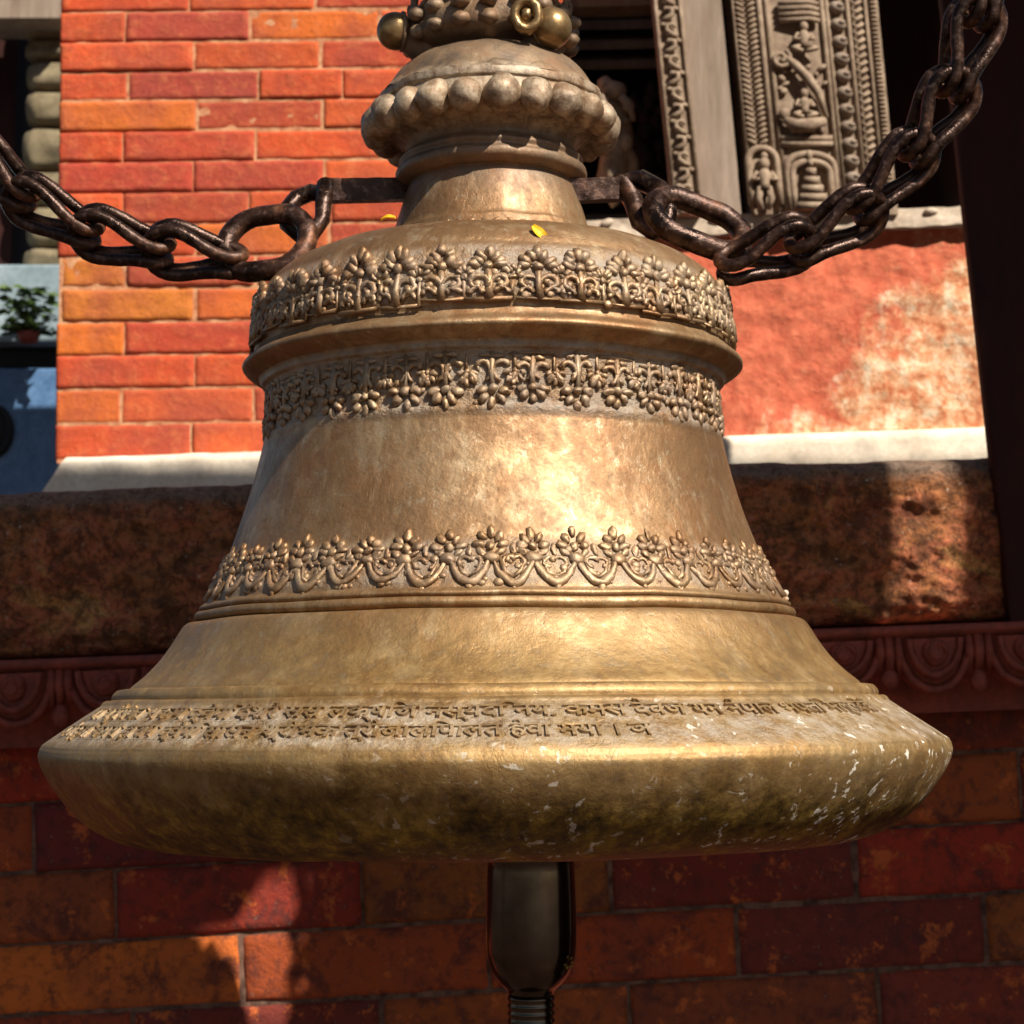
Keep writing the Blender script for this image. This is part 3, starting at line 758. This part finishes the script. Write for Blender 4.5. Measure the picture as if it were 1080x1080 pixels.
# one petal: U-shaped lobe with nested rims and a boss; ribs between petals
def petal_mb():
    m = MB(); s = YM / F
    def U(w, d, ztop, n=14): return [Vector((w * math.cos(a), 0, -d * math.sin(a))) for a in [math.pi * k / n for k in range(n + 1)]]
    w, d = 42 * s, 56 * s
    # solid lobe
    n = 18; ring = [(Vector((w * .96 * math.cos(a), 0, -d * .96 * math.sin(a) ** .9 if math.sin(a) > 0 else 0))) for a in [math.pi * k / n for k in range(n + 1)]]
    vs = [Vector((0, -.020, -d * .25))] + [Vector((p.x * .55, -.022, p.z * .6)) for p in ring] + [Vector((p.x, -.008, p.z)) for p in ring] + [Vector((p.x, .03, p.z)) for p in ring]
    N = n + 1
    fs = [(0, 1 + i, 2 + i) for i in range(n)] + [(1 + i, 1 + N + i, 2 + N + i, 2 + i) for i in range(n)] + [(1 + N + i, 1 + 2*N + i, 2 + 2*N + i, 2 + N + i) for i in range(n)]
    fs += [(0, 1 + n, 1)]
    m.add(vs, fs)
    for f_, y_, r_ in ((.92, -.014, .0052), (.66, -.024, .0045)):
        m.tube([Vector((0, y_, .012 * 0)) + Vector((w * f_ * math.cos(a), 0, -d * f_ * math.sin(a))) for a in [math.pi * k / 18 for k in range(19)]], r_, 8)
    m.blob((0, -.024, -d * .26), (.016, .010, .016), None, 14, 10)
    m.tube([Vector((.012 * math.cos(a) * (1 - k / 22), -.032, -d * .26 + .012 * math.sin(a) * (1 - k / 22))) for k, a in enumerate([.5 * i for i in range(16)])], .0026, 6)
    for x in (-.5, -.40, .40, .5):
        m.tube([(x * 96 * s, -.012, .004), (x * 96 * s, -.018, -d * .3), (x * 94 * s, -.008, -d * .62)], [.006, .0058, .004], 8)
    m.blob((48 * s, -.010, -d * .78), (.011, .010, .014), None, 10, 8)
    m.map(lambda p: p + Vector((noise.noise(p * 90), noise.noise(p * 90 + Vector((3, 3, 3))), noise.noise(p * 90 + Vector((7, 1, 0))))) * .0016)
    return m
first = None
for i in range(-2, 13):
    cxp = 20 + i * 96; X, Z = M(cxp, 712)
    if first is None: first = petal_mb().build('lotus_petal', TERRA, mo); o = first
    else: o = first.copy(); COL.objects.link(o)
    o.location = (X, 0, Z); o.scale = (random.uniform(.95, 1.05), 1, random.uniform(.92, 1.06))

# ================================================================== STONE LEDGE
YS = 2.30
def ledge_block(xa, xb, seed, label, yt0, yt1, yb0, yb1):
    """rough block between photo columns xa..xb; top and bottom heights given at its two ends"""
    base = P((xa + xb) / 2, (yb0 + yb1) / 2, YS + .3); m = MB()
    # cross-section: (depth offset, fraction of height, dusty)
    sec = []
    for k in range(14): sec.append((.62 - .62 * k / 14 * .98, 1.0, 1))
    for k in range(7): a = math.pi/2 * k / 7; sec.append((.022 - .026 * math.sin(a), 1.0 - .115 * (1 - math.cos(a)), 1 if k < 6 else .6))
    for k in range(46): sec.append((-.004 - .006 * math.sin(math.pi * k / 46), .885 - .80 * k / 46, .25 if k < 2 else 0))
    for k in range(8): a = math.pi/2 * k / 7; sec.append((.0 + .03 * (1 - math.cos(a)), .085 - .085 * math.sin(a), 0))
    for k in range(4): sec.append((.06 + .12 * k, 0, 0))
    NX = int((xb - xa) * 1.15 / 3.2); q = len(sec); vs = []; du = []
    for i in range(NX + 1):
        t_ = i / NX; px = xa + (xb - xa) * t_
        zt = P(px, yt0 + (yt1 - yt0) * t_, YS).z; zb = P(px, yb0 + (yb1 - yb0) * t_, YS).z; X = P(px, 600, YS).x
        en = min(t_, 1 - t_) * (xb - xa) * YS / F; er = max(0, 1 - en / .02) ** 2 * .014
        for (o_, f_, d_) in sec:
            p = Vector((X, YS + o_ + er, zb + (zt - zb) * f_))
            qv = Vector((p.x, p.y + seed, p.z))
            nn = .016 * noise.fractal(qv * Vector((7, 7, 11)).x, 1, 2.1, 5) if False else .013 * noise.fractal(Vector((qv.x * 6, qv.y * 6, qv.z * 10)), 1, 2.1, 6)
            n2 = .0075 * noise.ridged_multi_fractal(Vector((qv.x * 22, qv.y * 22, qv.z * 34)), 1, 2.1, 4, 1, 2)
            top = 1 if f_ > .99 and o_ > .03 else 0
            p.y += (-nn - n2 + .006) * (0 if top else 1)
            p.z += (.003 * noise.fractal(qv * 9, 1, 2, 4)) + (.0 if not top else 0)
            if f_ == 1.0: p.z += .004 * noise.noise(Vector((p.x * 5, 0, seed)))
            vs.append(p - base); du.append(d_)
    st = len(m.f)
    for i in range(NX):
        for j in range(q - 1):
            dd = du[i*q+j]; m.cur = (dd, dd, dd); m.add([], []); 
            m.f.append((i*q+j, (i+1)*q+j, (i+1)*q+j+1, i*q+j+1)); m.c.append((dd * .8,) * 3)
    m.v = vs
    m.f.append(tuple(range(q))[::-1]); m.c.append((0, 0, 0)); m.f.append(tuple(NX * q + j for j in range(q))); m.c.append((0, 0, 0))
    o = m.build('stone_block', STONE, loc=base, color=True)
    return tag(o, label, 'stone block', 'rough stone blocks of the ledge')
ledge_block(-330, 505, 3.0, 'long rough brown stone ledge block left of the bell, wholly in shade', 531, 500, 706, 676)
ledge_block(508, 1400, 9.0, 'rough brown stone ledge block right of the bell with a sunlit end', 500, 467, 676, 636)

# ================================================================== UPPER STOREY
YW = 2.90; pw = YW / F
def W(px, py, y=YW): return P(px, py, y)
# whitewashed footing on top of the ledge (trapezoid, left end slanting)
m = MB(); y1 = YW + .35
f = [W(28, 545, 2.85), W(1420, 495, 2.85), W(1420, 438, 2.85), W(70, 483, 2.85)]
m.hexa(f, [p + Vector((0, .5, 0)) for p in f])
c = f[0].copy(); fo = []
m2 = MB(); a, b_, c_, d_ = f
def wf(u, v):
    p = (a.lerp(b_, u)).lerp(d_.lerp(c_, u), v); k = max(0, v - .85) / .15
    return p + Vector((0, -.008 * 1 + .010 * k * k - .004 * noise.fractal(p * 14, 1, 2, 4), .002 * noise.noise(p * 30) * (v > .9)))
m2.grid(wf, 420, 14); m2.merge(m)
o = m2.build('plaster_footing', WHITE); origin_to(o, (0, 2.9, f[0].z)); tag(o, 'sunlit whitewashed footing strip between brick wall and stone ledge', 'footing')

# brick wall, upper left
bw = empty('brick_wall', (W(57, 485).x, YW, W(57, 485).z), 'sunlit bright orange red brick wall behind the left chain', 'brick wall')
bw.rotation_euler = (0, R(-.7), 0)
m = MB(); x0p, x1p = 57, 612
edges = [485, 447, 409, 373, 337, 300, 265, 230, 195, 161, 127, 93, 60, 27, -7, -41, -75, -109, -143, -177]
# tint chosen per brick from what the photograph shows, row by row from the bottom
T = {'o': (.60, .145, .024), 'r': (.52, .078, .024), 'p': (.40, .058, .034), 'b': (.60, .10, .028), 'y': (.60, .17, .022), 'k': (.43, .062, .028)}
rows_t = ['rbrk', 'obkr', 'rrok', 'okrb', 'yobr', 'yrkb', 'rokr', 'bkrr', 'kpbk', 'rkrb', 'okbr', 'rprb', 'brkr', 'rpob', 'rbkr', 'brkp', 'rkbr', 'obkr', 'rkbr']
for r_ in range(len(edges) - 1):
    yb, yt = edges[r_], edges[r_ + 1]; v0 = (485 - yb) * pw; v1 = (485 - yt) * pw
    x = 0; odd = r_ % 2; i = 0; first = True
    while x < (x1p - x0p) * pw:
        l_ = (72 if (first and odd) else 139) * random.uniform(.97, 1.035)
        if first and not odd: l_ = 145 * random.uniform(.97, 1.03)
        if random.random() < .1 and not first: l_ = 90
        xe = min(x + l_ * pw, (x1p - x0p) * pw)
        if (x1p - x0p) * pw - xe < .03: xe = (x1p - x0p) * pw
        tc = T[rows_t[r_ % len(rows_t)][i % 4]]; m.cur = tuple(c * random.uniform(.9, 1.1) for c in tc)
        gp = random.uniform(.0007, .0014); prd = random.uniform(-.002, .0025) + (.012 if r_ == 4 and False else 0)
        ch = .0032
        if r_ in (4, 5): ch = .007
        brick_face(m, x + gp + (.006 if r_ in (4, 5) and first else 0), xe - gp, v0 + gp + random.uniform(-.0005, .001), v1 - gp, .05, 16, 5, r_ * 11.7 + i, ch, .0014 if r_ not in (4, 5) else .002, prd)
        x = xe; i += 1; first = False
m.build('bricks', BR_UP, bw, color=True)
m = MB(); m.box((.004, .0022, -.005), ((x1p - x0p) * pw, .45, 662 * pw)); m.build('mortar', MO_UP, bw, smooth=False)

# red plaster block below the window
pl = empty('plastered_base', W(900, 450, 2.86), 'red washed plaster base worn to cream patches under the carved window', 'wall base')
pb = W(900, 450, 2.86)
m = MB(); a, b_, c_, d_ = W(612, 470, 2.86), W(1300, 447, 2.86), W(1300, 222, 2.86), W(612, 246, 2.86)
def pf(u, v):
    p = (a.lerp(b_, u)).lerp(d_.lerp(c_, u), v)
    return p + Vector((0, -.007 * noise.fractal(p * 12, 1, 2.1, 6) + (.01 if v < .02 or v > .98 else 0), 0)) - pb
m.grid(pf, 300, 96)
m.hexa([p - pb + Vector((0, .012, 0)) for p in (a, b_, c_, d_)], [p - pb + Vector((0, .5, 0)) for p in (a, b_, c_, d_)])
o = m.build('plaster_face', PLAST, pl)
m = MB(); a, b_, c_, d_ = W(612, 252, 2.84), W(1300, 226, 2.84), W(1300, 207, 2.84), W(612, 232, 2.84)
def sf(u, v):
    p = (a.lerp(b_, u)).lerp(d_.lerp(c_, u), v); return p + Vector((0, -.005 * noise.fractal(p * 20, 1, 2.1, 5), .003 * noise.noise(p * 30))) - pb
m.grid(sf, 300, 14); m.hexa([p - pb + Vector((0, .006, 0)) for p in (a, b_, c_, d_)], [p - pb + Vector((0, .6, 0)) for p in (a, b_, c_, d_)])
for i in range(0, 22, 3):      # worn carved leaves on the sill
    px = 640 + i * 19; c = W(px, 236 - (px - 612) * .036, 2.838) - pb
    m.blob(c, (.011, .005, .006), Matrix.Rotation(random.uniform(-.5, .5), 3, 'Y'), 10, 6)
m.build('cream_sill', PALE, pl)

# carved window: everything leans to the left going up
wb = W(760, 226, 2.86)
wi = empty('carved_window', wb, 'leaning weathered carved wooden temple window with louvres, plank and figure panel', 'window')
LEAN = .097
def wl(a, py, y):   # a = photo column at row 190 ; returns local point
    return W(a - (190 - py) * LEAN, py, y) - wb
TOPY = -150
def strip(name, a0, a1, yf, yb_, mat, py0=226, py1=-620, par=wi):
    m = MB()
    f = [wl(a0, py0, yf), wl(a1, py0, yf), wl(a1, py1, yf), wl(a0, py1, yf)]
    m.hexa(f, [p + Vector((0, yb_ - yf, 0)) for p in f]); return m, m.build(name, mat, par, smooth=False)
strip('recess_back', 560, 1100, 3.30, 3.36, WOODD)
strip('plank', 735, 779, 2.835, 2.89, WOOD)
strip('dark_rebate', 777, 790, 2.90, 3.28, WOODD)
strip('maroon_door', 935, 1100, 3.22, 3.27, MAROON)
strip('right_jamb', 1046, 1120, 2.86, 3.215, MAROON)
def sub(par, name, build, mat):
    m = MB(); build(m); return m.build(name, mat, par)
# carved strip A (running scroll)
mm, sA = strip('scroll_jamb', 708, 736, 2.815, 2.86, WOODC)
def scr(m):
    n = 22
    for i in range(n):
        py = 218 - i * 17
        c = wl(722, py, 2.812); sg = 1 if i % 2 == 0 else -1; s = pw
        pts = [c + Vector((sg * -8 * s, 0, -8 * s)), c + Vector((sg * -2 * s, -.003, -6 * s)), c + Vector((sg * 4 * s, -.004, -2 * s)), c + Vector((sg * 3 * s, -.003, 4 * s)), c + Vector((sg * -3 * s, -.003, 5 * s)), c + Vector((sg * -5 * s, -.002, 1 * s))]
        m.tube(pts, [.003, .0042, .0045, .004, .0035, .003], 7); m.blob(c + Vector((sg * 7 * s, 0, 5 * s)), (.006, .004, .004), None, 8, 6)
    for a in (709, 735): m.tube([wl(a, 222, 2.813), wl(a, TOPY, 2.813)], .0035, 6)
sub(sA, 'scroll_carving', scr, WOODC)
# panel C
mm, pC = strip('figure_panel', 790, 944, 2.83, 2.90, WOODC)
def ropes(m):
    for i in range(52):
        py = 150 - i * 5.8
        if py < TOPY: break
        c = wl(797, py, 2.826); m.blob(c, (.0095, .005, .0035), Matrix.Rotation(.55, 3, 'Y'), 8, 6)
        c = wl(809, py, 2.826); m.blob(c, (.0085, .004, .003), Matrix.Rotation(-.55, 3, 'Y'), 8, 6)
    for a, r_ in ((791, .003), (818, .005), (826, .005), (884, .0045), (889, .004), (911, .004), (930, .0035)):
        m.tube([wl(a, 222, 2.828), wl(a, TOPY, 2.828)], r_, 6)
sub(pC, 'rope_border', ropes, WOODC)
def lotus(m):
    for i in range(20):
        py = 206 - i * 18
        if py < TOPY: break
        c = wl(900, py, 2.826)
        m.blob(c, (.0125, .008, .0095), Matrix.Rotation(.35, 3, 'Y'), 10, 8); m.blob(c + Vector((.004, -.006, .002)), (.006, .004, .004), None, 8, 6)
sub(pC, 'lotus_buds', lotus, WOOD)
def chev(m):
    for i in range(70):
        py = 212 - i * 8
        if py < TOPY: break
        c = wl(920, py, 2.827); s = pw
        m.tube([c + Vector((-6*s, 0, 3*s)), c + Vector((0, -.002, -2*s)), c + Vector((6*s, 0, 3*s))], .0026, 5)
sub(pC, 'chevron_carving', chev, WOODC)
def beads(m):
    for i in range(100):
        py = 215 - i * 4.6
        if py < TOPY: break
        m.blob(wl(938, py, 2.828), (.0062, .0045, .0026), None, 8, 5)
sub(pC, 'bead_border', beads, WOODC)
def niche(m, ca, py0, w_, h_, y=2.826):
    s = pw; pts = []
    for k in range(19):
        t_ = k / 18; a = math.pi * t_
        pts.append(wl(ca + w_ * math.cos(a), py0 - h_ + (-h_ * .35) * math.sin(a) ** .8, y))
    base = [wl(ca + w_, py0, y), wl(ca + w_, py0 - h_ * .5, y)] + pts + [wl(ca - w_, py0 - h_ * .5, y), wl(ca - w_, py0, y)]
    m.tube(base, .006, 8)
def figure(m, ca, py, s_, y=2.822, sit=True):
    """small relief deity: head, crown, torso, arms and folded legs"""
    c = wl(ca, py, y); s = pw * s_
    V = lambda x, z, d=0: c + Vector((x * s, -d * s, z * s))
    m.blob(V(0, 15, 2), (5*s, 4*s, 6*s), None, 10, 8); m.blob(V(0, 22, 1), (3.6*s, 3*s, 4*s), None, 8, 6)
    m.tube([V(0, 10, 1), V(0, 4, 2), V(0, -4, 2), V(0, -9, 1)], [3*s, 7.5*s, 5*s, 7*s], 10)
    for g_ in (-1, 1):
        m.tube([V(g_*6, 7, 1), V(g_*11, 0, 2), V(g_*5, -1, 6)], [2.6*s, 2.3*s, 2*s], 7)
        if sit: m.tube([V(g_*4, -9, 2), V(g_*13, -11, 4), V(g_*2, -15, 6)], [4*s, 3.6*s, 2.6*s], 7)
        else: m.tube([V(g_*3, -8, 2), V(g_*6, -18, 4), V(g_*3, -28, 2)], [4*s, 3.2*s, 2.6*s], 7)
def nichefig(m):
    niche(m, 806, 216, 15, 44); figure(m, 806, 190, 1.15, sit=False)
    niche(m, 856, 222, 25, 44); niche(m, 856, 222, 20, 38, 2.824)
    for i, (hw, py) in enumerate(((17, 217), (14, 208), (11, 199), (8, 190), (5, 181), (2.5, 172))):
        c = wl(856, py, 2.82); m.box(c + Vector((-hw*pw, -.006, -4*pw)), c + Vector((hw*pw, .01, 3*pw)))
    m.blob(wl(856, 164, 2.82), (.005, .005, .009), None, 8, 6)
sub(pC, 'niche_figures', nichefig, WOODC)
def upper(m):
    # ledge under the figures, the riding figure, scrolling tree above
    for py in (146, 152): m.tube([wl(828, py, 2.824), wl(882, py, 2.824)], .005, 6)
    figure(m, 856, 112, .9); 
    m.tube([wl(834, 126, 2.82), wl(845, 133, 2.815), wl(860, 132, 2.815), wl(876, 128, 2.82)], [.006, .011, .011, .007], 9)
    m.blob(wl(834, 120, 2.818), (.009, .006, .010), None, 8, 6)
    for a in (842, 850, 864, 872): m.tube([wl(a, 132, 2.82), wl(a - 1, 142, 2.822)], [.005, .0035], 6)
    m.tube([wl(838, 58, 2.823), wl(850, 68, 2.818), wl(862, 82, 2.816), wl(872, 98, 2.818), wl(878, 125, 2.822)], [.004, .007, .008, .007, .004], 8)
    cs = []
    for k in range(15):
        a = R(60 - k * 36); rr_ = (11 - k * .6) * pw; cs.append(wl(836, 62, 2.82) + Vector((rr_ * math.cos(a), 0, rr_ * math.sin(a))))
    m.tube(cs, .0038, 7)
    figure(m, 862, 42, .95)
    for i in range(16):
        a = random.uniform(828, 882); py = random.uniform(62, 100)
        m.blob(wl(a, py, 2.826), (random.uniform(.004, .009), .004, random.uniform(.003, .006)), Matrix.Rotation(random.uniform(-1, 1), 3, 'Y'), 8, 6)
    for k in range(4): m.tube([wl(838, 22 - k * 6, 2.824), wl(870, 20 - k * 6, 2.816), wl(880, 22 - k * 6, 2.824)], .004, 6)
    for j in range(1, 4):
        figure(m, 856, 10 - j * 46, 1.0)
        m.tube([wl(830, 30 - j * 46, 2.824), wl(880, 30 - j * 46, 2.824)], .004, 6)
sub(pC, 'relief_figures', upper, WOODC)
# louvres
for i in range(14):
    py = 66 - i * 21; m = MB()
    f = [wl(560, py + 9, 3.14), wl(712, py + 6, 3.14), wl(712, py - 3, 3.14), wl(560, py, 3.14)]
    m.hexa(f, [p + Vector((0, .06, .035)) for p in f]); m.build('louvre', WOOD, wi, smooth=False)
m = MB(); f = [wl(600, 8, 3.0), wl(710, 5, 3.0), wl(710, -12, 3.0), wl(600, -9, 3.0)]; m.hexa(f, [p + Vector((0, .05, 0)) for p in f]); m.build('cross_rail', WOOD, wi, smooth=False)
# carved beast bracket at the foot of the louvres
def beast(m):
    Q = lambda px, py, y=2.93: W(px, py, y) - wb
    m.tube([Q(640, 205), Q(646, 180), Q(652, 150), Q(650, 120), Q(642, 98), Q(636, 84)], [.022, .024, .026, .024, .020, .010], 10)
    m.tube([Q(652, 150), Q(668, 172), Q(664, 200)], [.016, .012, .012], 8); m.tube([Q(646, 176), Q(640, 200), Q(652, 214)], [.015, .012, .014], 8)
    for i in range(18): m.blob(Q(random.uniform(630, 664), random.uniform(84, 205), 2.905), random.uniform(.005, .011), None, 8, 6)
    m.blob(Q(648, 96, 2.91), (.02, .016, .016), None, 10, 8); m.tube([Q(655, 102, 2.9), Q(664, 112, 2.9), Q(668, 128, 2.9)], [.008, .007, .004], 7)
m = MB(); beast(m); m.map(lambda p: p + Vector((0, noise.noise(p * 60) * .006, noise.noise(p * 70) * .004))); m.build('beast_bracket', WOODC, wi)
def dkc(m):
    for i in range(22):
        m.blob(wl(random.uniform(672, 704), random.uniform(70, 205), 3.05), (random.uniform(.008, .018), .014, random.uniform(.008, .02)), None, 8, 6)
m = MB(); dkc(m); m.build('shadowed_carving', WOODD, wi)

# ================================================================== RIGHT POST
pt = P(1060, 640, 2.262); m = MB()
zb = P(1064, 655, 2.262).z
def PP(px, py, y=2.262): return P(px, py, y)
f = [PP(1068, 655), PP(1300, 655), PP(1202, -260), PP(968, -260)]
f = [Vector((p.x, 2.262, p.z)) for p in f]; bk = [p + Vector((.0, .032, 0)) for p in f]
def postf(u, v):
    a_ = f[0].lerp(f[1], u); b2 = f[3].lerp(f[2], u); p = a_.lerp(b2, v)
    e = min(u, 1 - u); return p + Vector((.002 * noise.noise(Vector((0, 0, p.z * 9))) * (e < .05), -.002 * noise.noise(Vector((p.x * 50, 0, p.z * 8))) + (.004 if e < .01 else 0), 0)) - pt
m.grid(postf, 40, 160)
m.hexa([p - pt + Vector((0, .005, 0)) for p in f], [p - pt for p in bk])
o = m.build('wooden_post', MAROON, loc=pt); tag(o, 'leaning dark maroon painted wooden post at the right edge', 'post')
# ================================================================== LEFT BACKGROUND
YB = 4.0
def Bk(px, py, y=YB): return P(px, py, y)
o0 = Bk(30, 300); sp = empty('stone_pillar', Bk(30, 290), 'olive grey pillar of stacked carved stones behind the brick corner', 'pillar'); o0 = Bk(30, 290)
ys = [290, 258, 214, 176, 130, 92, 60, 38, 10, -30, -80, -140]
for i in range(len(ys) - 1):
    m = MB(); wv = random.uniform(-3, 3); a = 22 + wv
    pts = [(0, 1), (.15, 1.0), (.85, 1.), (1, 1)]
    c0, c1 = Bk(a, ys[i]) - o0, Bk(130, ys[i + 1] + 2) - o0
    def sf2(u, v):
        x = c0.x + (c1.x - c0.x) * u; z = c0.z + (c1.z - c0.z) * v; rnd = .022 * (1 - math.sin(math.pi * v) ** .25) + .02 * (1 - min(1, u * 8)) ** 2 + .01 * noise.noise(Vector((i * 3, u * 3, v * 2)))
        return Vector((x + (.012 * (1 - math.sin(math.pi * v) ** .3) if u < .1 else 0), rnd + .006 * noise.noise(Vector((x * 20, i, z * 20))), z))
    m.grid(sf2, 30, 10); m.box((c0.x + .02, .03, c0.z), (c1.x, .3, c1.z)); m.build('carved_stone', OLIVE, sp)
m = MB(); a = Bk(-60, 290, 4.1) - o0; b_ = Bk(24, -160, 4.1) - o0; m.box((a.x, .1, a.z), (b_.x, .35, b_.z)); m.build('dark_timber', MAROON, sp, smooth=False)
m = MB(); a = Bk(-60, 24, 3.95) - o0; b_ = Bk(70, 4, 3.95) - o0; m.box((a.x, -.08, a.z), (b_.x, .05, b_.z)); m.build('cross_timber', WOOD, sp, smooth=False)
# blue painted cabinet
o0 = Bk(20, 560, 3.9); cb = empty('blue_cabinet', o0, 'blurred blue painted metal cabinet with a pale top behind the left brick corner', 'cabinet')
def bx(name, xa, xb, ya, yb_, y0, y1, mat):
    m = MB(); a = Bk(xa, ya, 3.9) - o0; b_ = Bk(xb, yb_, 3.9) - o0; m.box((a.x, y0, min(a.z, b_.z)), (b_.x, y1, max(a.z, b_.z)))
    o = m.build(name, mat, cb, smooth=False); bv = o.modifiers.new('b', 'BEVEL'); bv.width = .006; bv.segments = 2; return o
bx('cabinet_body', -120, 130, 620, 388, 0, .4, BLUE); bx('dark_gap', -118, 128, 387, 364, .03, .38, BLACK); bx('pale_top', -125, 135, 363, 282, -.03, .42, GLASSY)
m = MB(); c = Bk(-8, 455, 3.9) - o0
m.tube([c + Vector((.038 * math.cos(t_), -.004, .05 * math.sin(t_))) for t_ in [2*math.pi*k_/24 for k_ in range(24)]], .008, 8, True); m.blob(c, (.036, .006, .048), None, 20, 8); m.build('round_vent', BLACK, cb)
pn = Bk(30, 362, 3.8); plo = empty('potted_plant', pn, 'small green leafy plant on the pale cabinet top', 'plant'); m = MB()
for i in range(150):
    a_ = random.uniform(0, 6.28); r_ = random.uniform(.005, .05); zz = random.uniform(.015, .115)
    c = Vector((r_ * math.cos(a_) * 1.2, r_ * math.sin(a_) * .6, zz)); rot = Matrix.Rotation(random.uniform(0, 6.28), 3, 'Z') @ Matrix.Rotation(random.uniform(-1, 1), 3, 'X')
    m.add([c + rot @ Vector(q_) for q_ in ((-.016, 0, 0), (0, -.009, .003), (.018, 0, 0), (0, .009, .003))], [(0, 1, 2, 3)])
m.build('leaves', LEAF, plo, smooth=False)
m = MB(); m.lathe([(.0, 0), (.018, 0), (.024, .022), (.022, .022), (.020, .016), (0, .016)], 20); m.build('pot', TERRA, plo)

# ================================================================== BELL FRAME AND UNSEEN BOARDS ADDED TO SHAPE SHADOWS (mostly above and beside the picture)
sh = empty('bell_shelter', (0, 1.4, 0), 'old timber frame carrying the bell, with unseen front boards added to shape the shadows', 'shelter')
m = MB(); top = H + 2.25
outline = [(-2.1, 1.22), (-.2, 1.24), (.10, 1.20), (.425, 1.185), (.44, 1.26), (.50, 1.26), (.51, 1.15), (.53, 1.16), (.55, 1.20), (.57, 1.245), (.60, 1.265), (.645, 1.272), (.65, 1.33), (.735, 1.335), (.738, 1.13), (1.345, 1.10), (1.345, 2.25), (-2.1, 2.25)]  # added board, lower edge cut so its shadow leaves sun patches on the wall
n = len(outline)
vs = [Vector((x, -.2, z + H)) for x, z in outline] + [Vector((x, -.16, z + H)) for x, z in outline]
m.add(vs, [tuple(range(n))[::-1], tuple(range(n, 2 * n))] + [(i, (i + 1) % n, n + (i + 1) % n, n + i) for i in range(n)])
m.build('shade_board', TIMBER, sh, smooth=False)
for a_, b_ in (((1.346, 1.10), (1.455, 1.44)), ((1.456, 1.10), (2.05, 2.25)), ((1.346, 1.84), (1.455, 2.25))):
    m = MB(); m.box((a_[0], -.198, a_[1] + H), (b_[0], -.162, b_[1] + H)); m.build('side_shade_board', TIMBER, sh, smooth=False)  # unseen boards added to shade the post, open where sun reaches the ledge
m = MB(); m.box((-2.2, -.30, top + .001), (2.3, -.12, top + .16)); m.build('tie_beam', TIMBER, sh, smooth=False)
for x in (-2.2, 2.05):
    m = MB(); m.box((x, -.33, 0), (x + .2, -.13, top)); m.build('pillar', TIMBER, sh, smooth=False)
m = MB(); m.box((-1.6, .20, H + .98), (.56, .36, H + 1.14)); m.build('bell_beam', TIMBER, sh, smooth=False)
for x in (-1.4, .42):
    m = MB(); m.box((x, -.158, H + 1.141), (x + .1, .38, H + 1.24)); m.build('bearer', TIMBER, sh, smooth=False)
m = MB(); m.tube([(-.025, .28, H + .70), (-.025, .28, H + .99)], .016, 12); m.build('hanger_rod', IRON2, sh)
wg = MB(); wg.box((0, 0, 0), (.16, 1.15, 3.15)); o = wg.build('shade_wall', TIMBER, smooth=False, loc=(1.56, 1.26, 0)); tag(o, 'unseen dark wall added right of the bell shelter to block light', 'wall')  # added out of view to darken the right side
